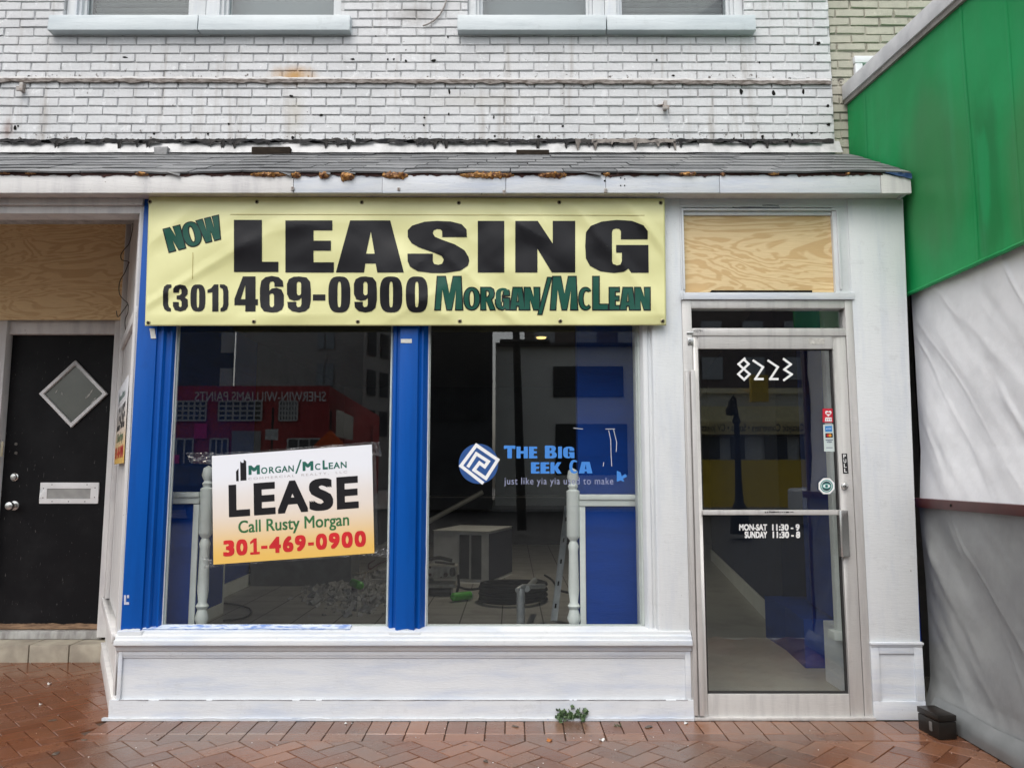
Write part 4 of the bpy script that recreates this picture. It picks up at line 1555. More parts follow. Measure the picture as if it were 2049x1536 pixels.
m.box(jx0 - .29, P(245, 600, YR - .05).x, YR - .058, YR - .040, Z(640, YR - .05), 3.28)
m.build('plywood_panel', PLYD, B)
m = MB()
m.box(P(246, 600, YR - .05).x, P(262, 600, YR - .05).x, YR - .075, YR - .03, ZC_, 3.28)
m.build('trim_board', OLDWHITE, B, bevel=.004)

BLKN = NT('scuffed black door paint')
c_ = BLKN.mix(BLKN.ramp(BLKN.noise((1, 1, 1), 3, 5, 0.6), 0.4, 0.75), (0.005, 0.005, 0.006), (0.012, 0.012, 0.013))
sc_ = BLKN.ramp(BLKN.noise((14, 14, 3), 4, 7, 0.72), 0.635, 0.67, 0, 0.6)
c_ = BLKN.mix(sc_, c_, (0.22, 0.21, 0.20))
BLKN.col(c_)
BLKN.bump(BLKN.noise((20, 20, 1.5), 6, 5), 0.1, 0.002)
BLK = BLKN.set(0.5, 0, .14)
YDr = YR + .045
zd0, zd1 = Z(1258, YDr), Z(670, YDr)
m = MB()
m.box(dl + .0045, dr - .0125, YDr, YDr + .045, zd0, zd1 - .004)
ed = m.build('entry_door', BLK, B)
WOODB = simple('bare worn wood', (0.30, 0.19, 0.11), (0.12, 0.07, 0.04), 0.8, sc=(1, 1, 8), scale=14)
m = MB()
jag(m, dl + .01, dr - .014, YDr - .003, Z(1247, YDr), zd0, .010, 0, depth=.002, seed=5, step=.01)
m.build('worn_edge', WOODB, ed)
cD = P(149, 788, YDr)


def diamond(r, y0, y1, rin):
    mb = MB()
    rx, rz = r, r * .985
    o = [cD + Vector((0, 0, rz)), cD + Vector((-rx, 0, 0)), cD + Vector((0, 0, -rz)), cD + Vector((rx, 0, 0))]
    ii = [cD + Vector((0, 0, rz * rin)), cD + Vector((-rx * rin, 0, 0)), cD + Vector((0, 0, -rz * rin)), cD + Vector((rx * rin, 0, 0))]
    for k in range(4):
        j = (k + 1) % 4
        q = [o[k], o[j], ii[j], ii[k]]
        mb.hull8([Vector((p.x, y1, p.z)) for p in q] + [Vector((p.x, y0, p.z)) for p in q])
    return mb


rD = 68 * 5.85 / FPX
df_ = diamond(rD, YDr - .022, YDr - .0005, .86).build('diamond_frame', simple('chalky white frame', (0.82, 0.82, 0.81), (0.70, 0.70, 0.69), 0.5, scale=20), ed, bevel=.003)
m = MB()
rr = rD * .862
m.face([Vector((cD.x, YDr - .004, cD.z + rr)), Vector((cD.x - rr, YDr - .004, cD.z)), Vector((cD.x, YDr - .004, cD.z - rr)), Vector((cD.x + rr, YDr - .004, cD.z))][::1])
m.build('diamond_pane', simple('dusty grey green glass', (0.085, 0.10, 0.09), (0.11, 0.125, 0.112), 0.12, scale=4), ed)
for (a, b, ln, an) in ((178, 790, 16, 55), (183, 783, 12, 65), (187, 803, 14, 40), (113, 783, 9, 60), (124, 787, 8, 100), (172, 795, 6, 80), (190, 797, 7, 30)):
    c = P(a, b, YDr - .0055)
    d = Vector((math.cos(R(an)), 0, math.sin(R(an)))) * ln * .5 * 5.85 / FPX
    e = Vector((-d.z, 0, d.x)) * .22
    m = MB()
    m.face([c - d, c - d * .2 + e, c + d, c - d * .1 - e])
    m.build('paper_remains', simple('old white paper', (0.55, 0.54, 0.50)), ed)
# mail slot
a0, a1, b0, b1 = P(80, 1007, YDr).x, P(197, 1007, YDr).x, Z(1007, YDr), Z(965, YDr)
i0, i1, k0, k1 = P(95, 995, YDr).x, P(182, 995, YDr).x, Z(997, YDr), Z(977, YDr)
m = MB()
m.box(a0, a1, YDr - .012, YDr - .0005, b0, k0)
m.box(a0, a1, YDr - .012, YDr - .0005, k1, b1)
m.box(a0, i0, YDr - .012, YDr - .0005, k0, k1)
m.box(i1, a1, YDr - .012, YDr - .0005, k0, k1)
ms = m.build('mail_slot', simple('white enamel', (0.82, 0.82, 0.81), (0.74, 0.74, 0.73), 0.4), ed, bevel=.002)
m = MB()
m.box(i0, i1, YDr - .006, YDr - .0007, k0, k1)
m.build('slot_flap', simple('dull tin', (0.38, 0.38, 0.36), (0.28, 0.28, 0.27), 0.5), ed)
m = MB()
for (u, v) in ((.06, .72), (.06, .28), (.94, .75), (.94, .30), (.2, .9), (.8, .9), (.22, .1), (.5, .1), (.78, .1)):
    m.lathe((a0 + (a1 - a0) * u, YDr - .0118, b0 + (b1 - b0) * v), [(.004, 0), (.003, .002), (.0005, .0022)], (0, -1, 0), 8)
m.build('slot_screws', DARK, ed)
for (px_, py_, nm, r) in ((30, 954, 'deadbolt', .030), (22, 1011, 'door_knob', .034)):
    c = P(px_, py_, YDr)
    m = MB()
    if nm == 'deadbolt':
        m.lathe((c.x, YDr - .0005, c.z), [(r, 0), (r, .008), (r * .8, .012), (r * .72, .022), (r * .5, .024), (.001, .024)], (0, -1, 0), 20)
    else:
        m.lathe((c.x + .03, YDr - .0005, c.z), [(r * 1.05, 0), (r * 1.0, .010), (r * .5, .014), (r * .45, .035), (r * .8, .042), (r * .95, .058), (r * .8, .074), (r * .4, .080), (.001, .080)], (0, -1, 0), 20)
    m.build(nm, BRUSH, ed, smooth=True)
m = MB()
for py_ in (888, 906):
    c = P(27, py_, YDr)
    m.lathe((c.x + .02, YDr - .0005, c.z), [(.012, 0), (.012, .003), (.002, .003)], (0, -1, 0), 10)
m.build('old_lock_plug', simple('dark worn brass', (0.10, 0.09, 0.08), None, 0.5), ed)
m = MB()
c = P(4, 898, YR - .031)
m.box(c.x - .008, c.x + .010, YR - .036, YR - .0305, c.z - .055, c.z + .055)
m.build('strike_plate', simple('brassy plate', (0.38, 0.33, 0.22), None, 0.4), B, bevel=.001)
m = MB()
m.box(dl - .3, dr + .01, YR + .0, YR + .09, zst + .002, zd0 - .006)
m.build('entry_threshold', simple('worn grey threshold', (0.42, 0.42, 0.40), (0.22, 0.21, 0.20), 0.6, sc=(3, 1, 1), scale=6), B, bevel=.004)
STN = simple('stained pale stone', (0.40, 0.36, 0.28), (0.24, 0.21, 0.165), 0.75, sc=(1, 1, 1), scale=5, bump=0.4, bscale=40)
sx1 = P(212, 1300, 1.24).x
for (a, b) in ((-5.0, P(-40, 1300, 1.24).x), (P(-38, 1300, 1.24).x, P(57, 1300, 1.24).x), (P(58, 1300, 1.24).x, P(137, 1300, 1.24).x), (P(138, 1300, 1.24).x, sx1)):
    m = MB()
    m.box(a + .001, b - .001, 1.24 + rnd.uniform(-.003, .003), YR + .2, -.1, zst + rnd.uniform(-.002, .0))
    m.build('stone_step', STN, B, bevel=.008)

# dangling wires by the plywood
WIRE = simple('dark wire', (0.05, 0.04, 0.035), None, 0.6)
for w_ in ([(262, 412), (258, 425), (260, 436), (266, 448), (263, 470), (258, 488), (248, 500), (242, 510), (244, 520), (256, 523), (259, 526)], [(258, 524), (250, 545), (241, 560), (238, 575), (240, 590), (248, 600), (256, 608), (256, 625), (250, 645), (256, 690)], [(256, 608), (246, 622), (236, 634), (233, 622)]):
    m = MB()
    pts = [P(a, b, .9) for a, b in w_]
    fine = []
    for i in range(len(pts) - 1):
        p0, p1, p2, p3 = pts[max(i - 1, 0)], pts[i], pts[i + 1], pts[min(i + 2, len(pts) - 1)]
        for q in range(5):
            t = q / 5
            fine.append(.5 * ((2 * p1) + (p2 - p0) * t + (2 * p0 - 5 * p1 + 4 * p2 - p3) * t * t + (3 * p1 - p0 - 3 * p2 + p3) * t ** 3))
    fine.append(pts[-1])
    m.tube(fine, .0028, 6)
    m.build('loose_wire', WIRE, B, smooth=True)

# ================================================================== SIGNS
def subdiv_map(loops_list, step, fn):
    """polygons in pixel space -> cut on a grid -> mapped; returns verts, faces"""
    tmp = MB()
    for outer, holes in loops_list:
        fill(tmp, outer, holes, lambda u, v: (u, v, 0))
    bm = bmesh.new()
    vs = [bm.verts.new(v) for v in tmp.v]
    for f in tmp.f:
        try:
            bm.faces.new([vs[i] for i in f])
        except ValueError:
            pass
    x0, x1 = min(v.x for v in tmp.v), max(v.x for v in tmp.v)
    y0, y1 = min(v.y for v in tmp.v), max(v.y for v in tmp.v)
    for ax, lo, hi in ((0, x0, x1), (1, y0, y1)):
        t = math.ceil(lo / step) * step
        while t < hi:
            co = Vector((t, 0, 0)) if ax == 0 else Vector((0, t, 0))
            no = Vector((1, 0, 0)) if ax == 0 else Vector((0, 1, 0))
            bmesh.ops.bisect_plane(bm, geom=list(bm.verts) + list(bm.edges) + list(bm.faces), plane_co=co, plane_no=no, dist=1e-5)
            t += step
    bm.verts.index_update()
    out = [fn(v.co.x, v.co.y) for v in bm.verts]
    fs = [[v.index for v in f.verts] for f in bm.faces]
    bm.free()
    return out, fs


BY = -.030
ridge = lambda t: 1 - 2 * abs(t)


def bw(px, py):
    v = Vector((px / 190, py / 120, 0))
    d = .013 * noise.noise(v) + .006 * noise.noise(v * 2.3)
    a = Vector(((px * .75 + py * .95) / 85, (px * .6 - py * .7) / 420, 4))
    b = Vector(((px * .8 - py * .8) / 90, (px * .6 + py * .7) / 430, 9))
    right = min(1, max(0, (px - 560) / 500))
    left = .6 * min(1, max(0, (1150 - px) / 600))
    d += .010 * right * max(-.2, ridge(noise.noise(b) * 1.6) - .25) + .010 * left * max(-.2, ridge(noise.noise(a) * 1.6) - .25)
    edge = min(1, (py - 385) / 60, (660 - py) / 30)
    return BY - .012 - max(.15, edge) * (d + .004)


BAN = NT('glossy yellow vinyl')
BAN.col(BAN.mix(BAN.ramp(BAN.noise((1, 1, 1), 3, 4), .35, .7), (0.70, 0.69, 0.345), (0.65, 0.64, 0.31)))
BANM = BAN.set(0.32)
ban = thing('leasing_banner', 'yellow vinyl banner reading NOW LEASING hung over both shop windows', 'banner', P(811, 652, BY))
TLb, TRb, BRb, BLb = (298, 393), (1330, 397), (1333, 651), (290, 652)


def bq(u, v):
    x = (1 - v) * ((1 - u) * BLb[0] + u * BRb[0]) + v * ((1 - u) * TLb[0] + u * TRb[0])
    y = (1 - v) * ((1 - u) * BLb[1] + u * BRb[1]) + v * ((1 - u) * TLb[1] + u * TRb[1])
    return x, y


m = MB()
m.grid(260, 72, lambda u, v: P(*bq(u, v), bw(*bq(u, v))))
o = m.build('banner_sheet', BANM, ban, smooth=True)
md = o.modifiers.new('thickness', 'SOLIDIFY')
md.thickness = .0012
md.offset = -1


def bletters(name, mat, items, grow=0.0, dy=.0022):
    """items: (char, x0, x1, ytop, ybot[, shear function])"""
    m = MB().use(mat)
    for it in items:
        ch, x0, x1, yt, yb = it[:5]
        tf = it[5] if len(it) > 5 else (lambda x, y: (x, y))
        lp = []
        for outer, holes in GLY[ch]:
            if grow:
                outer = offset_poly(outer, grow, x1 - x0, yb - yt)
                holes = [offset_poly(h, -grow, x1 - x0, yb - yt) for h in holes]
            cv = lambda pts: [tf(x0 + u * (x1 - x0), yb - v * (yb - yt)) for u, v in pts]
            lp.append((cv(outer), [cv(h) for h in holes]))
        vs, fs = subdiv_map(lp, 7.0, lambda a, b: P(a, b, bw(a, b) - dy))
        i = len(m.v)
        m.v += vs
        for f in fs:
            m._q([i + k for k in f])
    return m.build(name, mat, ban, smooth=True)


BLET = simple('black vinyl print', (0.010, 0.010, 0.012), (0.013, 0.013, 0.015), 0.30, spec=.2)
GLET = simple('dark green print', (0.012, 0.075, 0.052), (0.014, 0.085, 0.06), 0.32, spec=.2)
bletters('banner_heading', BLET, [('L', 468, 557, 440, 544), ('E', 571, 668, 441, 545), ('A', 672, 808, 441, 545), ('S', 815, 939, 442, 546), ('I', 956, 1009, 442, 545), ('N', 1031, 1151, 442, 545), ('G', 1171, 1298, 440, 546)])
bletters('banner_phone', BLET, [('(', 326, 343, 569, 623), ('3', 346, 376, 569, 623), ('0', 381, 411, 569, 623), ('1', 415, 437, 569, 623), (')', 440, 457, 569, 623),
                                ('4', 469, 516, 553, 623), ('6', 520, 568, 552, 625), ('9', 574, 622, 553, 625), ('-', 626, 651, 589, 601), ('0', 657, 701, 553, 625), ('9', 708, 754, 553, 625), ('0', 760, 805, 553, 625), ('0', 812, 856, 553, 625)])
ang = R(14.5)


def nowt(x, y):
    dx, dy = x - 386, y - 467
    return (386 + dx * math.cos(ang) + dy * math.sin(ang), 467 - dx * math.sin(ang) + dy * math.cos(ang))


now = [('N', 331, 364, 445, 491, nowt), ('O', 366, 401, 444, 492, nowt), ('W', 399, 444, 445, 491, nowt)]
bletters('banner_now_outline', BLET, now, 2.0, .0020)
bletters('banner_now', GLET, now, 0, .0030)
mg = [('M', 870, 926, 553, 620), ('O', 928, 960, 575, 620), ('R', 962, 991, 575, 620), ('G', 991, 1020, 575, 620), ('A', 1020, 1051, 575, 620), ('N', 1049, 1080, 575, 620), ('/', 1076, 1104, 555, 629),
      ('M', 1101, 1156, 553, 620), ('C', 1158, 1184, 575, 620), ('L', 1186, 1217, 553, 620), ('E', 1219, 1240, 575, 620), ('A', 1240, 1272, 575, 620), ('N', 1270, 1301, 575, 620)]
mg2 = [(('l' if c == 'L' else c), a, b, t, q) for c, a, b, t, q in mg]
bletters('banner_firm_outline', BLET, mg2, 1.3, .0020)
bletters('banner_firm', GLET, mg2, -.9, .0030)
m = MB().use(simple('faint brown line', (0.40, 0.33, 0.10), None, 0.5))
for a, b in (((461, 429), (1290, 431)), ((386, 505), (385, 558))):
    n_ = 60
    for q in range(n_):
        x0, y0 = a[0] + (b[0] - a[0]) * q / n_, a[1] + (b[1] - a[1]) * q / n_
        x1, y1 = a[0] + (b[0] - a[0]) * (q + 1) / n_, a[1] + (b[1] - a[1]) * (q + 1) / n_
        ww = .6
        hx, hy = (0, ww) if b[0] - a[0] > 50 else (ww, 0)
        m.face([P(x0 - hx, y0 + hy, bw(x0, y0) - .0018), P(x1 - hx, y1 + hy, bw(x1, y1) - .0018), P(x1 + hx, y1 - hy, bw(x1, y1) - .0018), P(x0 + hx, y0 - hy, bw(x0, y0) - .0018)])
m.build('fold_line', None, ban)
for gx_, gy_ in ((300, 404), (514, 404), (724, 405), (918, 406), (1119, 405), (1322, 406), (297, 645), (508, 643), (716, 643), (920, 642), (1121, 642), (1326, 642)):
    c = P(gx_, gy_, bw(gx_, gy_) - .001)
    m = MB().use(simple('dull brass grommet', (0.28, 0.25, 0.15), None, 0.4, 0.6))
    k = 14
    for q in range(k):
        t0, t1 = 2 * math.pi * q / k, 2 * math.pi * (q + 1) / k
        m.face([c + Vector((math.cos(t0) * .012, -.001, math.sin(t0) * .012)), c + Vector((math.cos(t1) * .012, -.001, math.sin(t1) * .012)),
                c + Vector((math.cos(t1) * .007, -.003, math.sin(t1) * .007)), c + Vector((math.cos(t0) * .007, -.003, math.sin(t0) * .007))])
    m.use(DARK)
    m.lathe(c + Vector((0, 0, 0)), [(.0075, 0), (.007, .003), (.0035, .005), (.001, .005)], (0, -1, 0), 10)
    m.build('grommet', None, ban)

# lease signs ------------------------------------------------------------------
GOLD = bpy.data.materials


def lease_sign(name, label, fn, zfun, loc):
    """fn(u,v,lift) -> point. zfun(NT) -> factor 0..1 from bottom to top of the printed fade"""
    t = thing(name, label, 'sign', loc, 'orange and white LEASE signs')
    n = NT(name + ' print')
    f = zfun(n)
    c = n.mix(n.ramp(f, .02, .55), (0.74, 0.47, 0.115), (0.72, 0.66, 0.60))
    c = n.mix(n.ramp(f, .5, .85), c, (0.76, 0.78, 0.82))
    n.col(c)
    pm = n.set(0.35)
    m = MB()
    a = [fn(0, 0, 0), fn(1, 0, 0), fn(1, 1, 0), fn(0, 1, 0)]
    nrm = (a[1] - a[0]).cross(a[3] - a[0]).normalized()
    m.slab(a, -nrm * .004)
    m.build('sign_board', pm, t)
    GT = simple('teal green print', (0.012, 0.13, 0.095), None, 0.4)
    GR = simple('leaf green print', (0.035, 0.15, 0.05), None, 0.4)
    RD = simple('bright red print', (0.60, 0.018, 0.024), None, 0.4)
    PG = simple('pale grey print', (0.50, 0.47, 0.47), None, 0.5)
    L1, L2 = .0007, .0012
    m = MB().use(GT)
    bx = lambda u0, u1, v0, v1, l=L1: (lambda u, v: fn(u0 + (u1 - u0) * u, v0 + (v1 - v0) * v, l))
    for ch, u0, u1, big in (('M', .227, .298, 1), ('O', .306, .345, 0), ('R', .355, .388, 0), ('G', .393, .430, 0), ('A', .434, .472, 0), ('N', .476, .510, 0), ('M', .565, .632, 1), ('C', .642, .676, 0), ('L', .690, .722, 1),
                            ('E', .728, .756, 0), ('A', .758, .798, 0), ('N', .803, .840, 0)):
        text(m, ch, bx(u0, u1, .802, .887 if big else .862), bold=.022 if not big else .045)
    q = bx(.518, .560, .782, .908)
    m.face([q(0, 0), q(.25, 0), q(1, 1), q(.75, 1)])
    m.build('sign_firm_name', None, t)
    m = MB().use(PG)
    text(m, 'COMMERCIAL  REALTY,  LLC', bx(.225, .842, .752, .776), spacing=1.35)
    m.build('sign_small_print', None, t)
    m = MB().use(BLACKINK)
    q = bx(0, 1, 0, 1)
    m.face([q(.149, .752), q(.165, .752), q(.165, .868), q(.149, .842)])
    m.face([q(.176, .754), q(.2135, .754), q(.2135, .930), q(.198, .948), q(.198, .918), (q(.187, .918)), q(.176, .934)])
    m.build('sign_tower_emblem', None, t)
    m = MB().use(BLACKINK)
    for ch, u0, u1 in (('L', .101, .233), ('E', .257, .392), ('A', .405, .595), ('S', .602, .752), ('E', .774, .910)):
        text(m, ch, bx(u0, u1, .425, .722), bold=.034)
    m.build('sign_heading', None, t)
    m = MB().use(GR)
    text(m, 'Call Rusty Morgan', bx(.158, .848, .235, .388), bold=.014)
    m.build('sign_contact', None, t)
    m = MB().use(RD)
    for ch, u0, u1 in (('3', .062, .132), ('0', .143, .213), ('1', .230, .289), ('-', .298, .337), ('4', .348, .421), ('6', .433, .499), ('9', .508, .576), ('-', .590, .626), ('0', .638, .708), ('9', .719, .787), ('0', .798, .868), ('0', .879, .950)):
        if ch == '1':
            fill(m, [(0, 0), (1, 0), (1, .15), (.70, .15), (.70, 1), (.42, 1), (0, .80), (0, .64), (.34, .76), (.34, .15), (0, .15)], [], bx(u0, u1, .066, .215))
        elif ch == '-':
            fill(m, [(0, 0), (1, 0), (1, 1), (0, 1)], [], bx(u0, u1, .112, .141))
        else:
            text(m, ch, bx(u0, u1, .066, .215), bold=.04)
    m.build('sign_phone', None, t)
    return t


qm = lambda u, v, l: quadmap((424, 912), (744, 889), (749, 1106), (427, 1129), .042 - l)(u, v)
z0_, z1_ = P(427, 1129, .042).z, P(424, 912, .042).z
xl_ = P(427, 1129, .042).x


def zmain(n):
    x = n.xyz()
    t = n.math('SUBTRACT', x[2], n.math('MULTIPLY', n.math('SUBTRACT', x[0], xl_), .072))
    return n.math('DIVIDE', n.math('SUBTRACT', t, z0_), z1_ - z0_)


lease_sign('lease_sign', 'tilted white and orange LEASE sign taped to the left shop window', qm, zmain, P(588, 1118, .042))
zs0, zs1 = Z(926, .12), Z(752, .12)


def zspl(n):
    x = n.xyz()
    return n.math('DIVIDE', n.math('SUBTRACT', x[2], zs0), zs1 - zs0)


lease_sign('lease_sign', 'LEASE sign seen edge on, fixed to the slanting wall between black door and blue post', lambda u, v, l: S(1.10 - .98 * u, .03 + l, zs0 + (zs1 - zs0) * v), zspl, S(.6, .03, zs0))
FILMN = m_glass('clear plastic film', (.9, .9, .9), .10, .07)
film = thing('plastic_wrap', 'crumpled clear plastic wrap sticking out round the tilted LEASE sign', 'plastic wrap', P(588, 1120, .048))
for (q, amp) in ((((372, 905), (428, 905), (428, 930), (380, 925)), .010), (((424, 908), (744, 884), (744, 892), (424, 915)), .004), (((742, 884), (760, 884), (764, 912), (745, 912)), .010), (((745, 1098), (782, 1096), (778, 1116), (745, 1112)), .010), (((404, 1116), (430, 1120), (430, 1135), (408, 1136)), .008), (((427, 1126), (749, 1103), (749, 1109), (428, 1134)), .003), (((744, 905), (752, 905), (757, 1100), (749, 1104)), .004)):
    m = MB()
    m.grid(22, 10, lambda u, v: quadmap(*q, .050)(u, v) + Vector((0, -amp * abs(noise.noise(Vector((u * 9, v * 7, q[0][0])))) * 1.5, amp * .5 * noise.noise(Vector((u * 8, v * 3, 7))))))
    m.build('film_fold', FILMN, film, smooth=True)

# shop lettering on the right window ---------------------------------------------
YL = .0545
sk = thing('window_lettering', 'blue half peeled cafe lettering with round Greek key emblem on the right window', 'lettering', P(1080, 975, YL))
SKY = simple('sky blue vinyl', (0.045, 0.225, 0.64), (0.042, 0.21, 0.60), 0.5)
m = MB().use(SKY)
zz = lambda x, y: (900 + x / 5.1225, 840 + y / 5.1225)
for ch, x0, x1, yt, yb in (('T', 555, 672, 262, 392), ('H', 684, 800, 272, 392), ('E', 812, 897, 272, 392), ('B', 975, 1098, 262, 392), ('I', 1110, 1150, 272, 392), ('G', 1162, 1278, 272, 392),
                           ('E', 832, 920, 432, 548), ('E', 930, 1022, 432, 548), ('K', 1032, 1146, 432, 548), ('C', 1226, 1318, 408, 548), ('A', 1322, 1462, 428, 546)):
    a, b = zz(x0, yt), zz(x1, yb)
    if ch == 'E' and x0 == 832:
        m.build('cafe_name', None, sk)
        m = MB().use(SKY)
    glyph(m, ch, rectmap(a[0], b[0], a[1], b[1], YL))
m.build('cafe_name', None, sk)
m = MB().use(SKY)
m.face([P(*zz(x, y), YL) for x, y in ((1712, 520), (1750, 535), (1762, 575), (1800, 552), (1818, 578), (1776, 600), (1790, 632), (1748, 618), (1712, 632))][::-1])
m.build('letter_remains', None, sk)
m = MB().use(simple('pale lilac vinyl', (0.30, 0.33, 0.48), None, 0.5))
text(m, 'just like yia yia used to make', rectmap(1009, 1227, 955, 973, YL), spacing=1.12)
m.build('cafe_motto', None, sk)
m = MB().use(simple('navy vinyl', (0.012, 0.075, 0.27), None, 0.5))
m.face([P(957.5 + 39.5 * math.cos(2 * math.pi * q / 48), 927.5 + 40 * math.sin(2 * math.pi * q / 48), YL) for q in range(48)][::-1])
m.use(WINK)
ribbon(m, [zz(*p) for p in [(332, 640), (114, 470), (272, 258), (492, 408), (370, 598), (248, 512), (304, 438), (358, 478), (396, 425), (272, 345), (192, 470)]], 6.6, lambda a, b, k: P(a, b, YL - .0006 - .0002 * (k % 2)))
m.build('greek_key_emblem', None, sk)
for st in ([(1218, 861), (1222, 880), (1223, 915), (1224, 932)], [(1228, 860), (1234, 885), (1233, 903)], [(1212, 858), (1230, 858)], [(1148, 856), (1166, 858)], [(1208, 925), (1207, 932)]):
    m = MB().use(simple('scratched glue residue', (0.5, 0.53, 0.58), None, 0.6))
    ribbon(m, st, 1.3, lambda a, b, k: P(a, b, YL - .0002 * (k % 2)))
    m.build('glue_residue', None, sk)

# ================================================================== INTERIOR
ZFL = .04
TILE = NT('dusty floor tiles')
br = TILE.n('ShaderNodeTexBrick')
br.offset = 0.0
br.inputs['Scale'].default_value = 1.0
br.inputs['Mortar Size'].default_value = .006
br.inputs['Brick Width'].default_value = .36
br.inputs['Row Height'].default_value = .36
TILE.l(TILE.pos((1, 1, 1), (.09, .05, 0)), br.inputs['Vector'])
br.inputs['Color1'].default_value = (0.45, 0.44, 0.41, 1)
br.inputs['Color2'].default_value = (0.42, 0.41, 0.38, 1)
br.inputs['Mortar'].default_value = (0.06, 0.055, 0.05, 1)
xx_ = TILE.xyz()
isdoor = TILE.ramp(xx_[0], .85, 1.0)
tcol = TILE.mix(isdoor, br.outputs['Color'], (0.36, 0.355, 0.31))
dirt = TILE.ramp(TILE.noise((1, 1, 1), 2.3, 7, 0.7), 0.42, 0.70)
TILE.col(TILE.mix(TILE.math('MULTIPLY', dirt, .6), tcol, (0.22, 0.21, 0.19)))
TILEM = TILE.set(0.45)
m = MB()
m.prism([(-2.02, .1005), (1.95, .1005), (2.25, .1005), (3.9, .75), (3.9, 9.6), (-3.2, 9.6), (-3.2, 1.75), (-2.92, 1.66)], -.02, ZFL)
tag(m.build('floor', TILEM), kind='structure')
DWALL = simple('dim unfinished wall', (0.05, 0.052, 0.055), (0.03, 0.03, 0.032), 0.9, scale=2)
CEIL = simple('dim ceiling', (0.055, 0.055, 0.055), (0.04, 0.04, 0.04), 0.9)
m = MB()
m.box(-3.3, 4.0, 9.6, 9.7, 0, 3.0)
m.box(-3.3, -3.05, 1.75, 9.6, 0, 3.0)
m.box(3.6, 3.9, 0.6, 9.6, 0, 3.0)
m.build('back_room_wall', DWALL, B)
m = MB()
m.prism([(-2.05, .1005), (1.95, .1005), (2.25, .1005), (2.25, .95), (4.0, .95), (4.0, 9.7), (-3.3, 9.7), (-3.3, 1.75), (-2.92, 1.66)], 2.86, 2.9)
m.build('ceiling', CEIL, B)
WT = P(446, 1100, 0)
pl0, pl1 = G(443, 1227, ZFL), G(417, 1240, ZFL)
xlw = pl0.x
m = MB()
m.box(xlw - .12, xlw, 1.45, pl0.y, ZFL, 2.86)
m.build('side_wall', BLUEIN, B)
m = MB()
m.box(xlw - .125, xlw + .006, pl0.y + .001, pl0.y + .03, ZFL, 1.2)
m.box(xlw + .0005, xlw + .014, 1.46, pl0.y, ZFL, ZFL + .10)
m.build('wall_trim', TRIMIN, B, bevel=.003)
q0, q1 = G(446, 1196, ZFL), G(497, 1170, ZFL)
m = MB()
m.slab([(q0.x - .15, q0.y - 1, ZFL), (q0.x, q0.y - .6, ZFL), (q1.x, q1.y, ZFL), (q1.x - .2, q1.y + .2, ZFL)], (0, 0, 2.8))
m.build('side_wall', BLUEIN, B)
m = MB()
m.slab([(q0.x, q0.y - .6, ZFL), (q0.x + .02, q0.y - .6, ZFL), (q1.x + .02, q1.y, ZFL), (q1.x, q1.y, ZFL)], (0, 0, .13))
m.build('baseboard_inside', TRIMIN, B)
# low grey counter at the back of the left half
c0 = G(500, 1172, ZFL)
m = MB()
m.box(c0.x, P(702, 1150, c0.y).x, c0.y, c0.y + .5, ZFL, P(600, 1085, c0.y).z)
m.build('counter_base', simple('grey painted board', (0.16, 0.17, 0.17), (0.12, 0.125, 0.125), 0.6), B)

# interior blue pier behind the right half wall, wall along the door passage
YH = .26
m = MB()
pr0, pr1 = P(1155, 800, YH + .16).x, P(1292, 800, YH + .16).x
m.box(pr0, pr1 + .12, YH + .16, YH + .28, ZFL, 2.86)
m.build('blue_pier', BLUEIN, B)
m = MB()
m.box(P(1272, 900, .14).x, XW1 + .02, .095, .19, ZFL, 2.86)
m.build('window_jamb', TRIMIN, B, bevel=.004)
w0, w1 = G(1570, 1275, ZFL), G(1425, 1120, ZFL)
m = MB()
m.slab([(w0.x, w0.y, ZFL), (w0.x + .2, w0.y, ZFL), (w1.x + .2, w1.y, ZFL), (w1.x, w1.y, ZFL)], (0, 0, 2.8))
m.build('passage_wall', simple('dark navy wall paint', (0.006, 0.016, 0.055), (0.005, 0.013, 0.045), .7, spec=.15), B)
m = MB()
m.slab([(w0.x - .02, w0.y, ZFL), (w0.x, w0.y, ZFL), (w1.x, w1.y, ZFL), (w1.x - .02, w1.y, ZFL)], (0, 0, .15))
m.build('baseboard_inside', TRIMIN, B)
d0, d1, d2 = G(1573, 1300, ZFL), G(1612, 1336, ZFL), G(1655, 1336, ZFL)
hz = P(1600, 1238, d1.y).z
m = MB()
m.slab([(d1.x, d1.y, ZFL), (d2.x, d2.y, ZFL), (d2.x + .5, d2.y + .02, ZFL), (w0.x + .4, w0.y + .02, ZFL), (d0.x, w0.y + .02, ZFL), (d0.x, d0.y, ZFL)], (0, 0, hz - ZFL))
m.build('blue_plinth', BLUEIN, B)
m = MB()
m.slab([(2.02, .12, hz + .02), (2.30, .12, hz + .02), (2.45, 1.6, hz + .02), (w0.x + .05, 1.5, hz + .02)], (0, 0, 2.86 - hz - .02))
m.build('side_display_wall', BLUEIN, B)
m = MB()
jx_ = P(1662, 1000, .30).x
m.box(jx_, jx_ + .14, .28, .34, hz + .02, 2.84)
m.box(jx_ - .03, jx_ + .16, .26, .36, hz + .0, hz + .05)
m.build('display_post', TRIMIN, B, bevel=.006)
m = MB()
sk0, sk1 = G(1652, 1322, ZFL), G(1694, 1362, ZFL)
m.slab([(sk0.x, sk0.y, ZFL), (sk1.x, sk1.y, ZFL), (sk1.x + .06, sk1.y, ZFL), (sk0.x + .06, sk0.y, ZFL)], (0, 0, .10))
m.build('baseboard_inside', TRIMIN, B)
DL = NT('lit warm lamp')
DL.b.inputs['Emission Color'].default_value = (1.0, 0.70, 0.24, 1)
DL.b.inputs['Emission Strength'].default_value = 1.1
DLM = DL.m
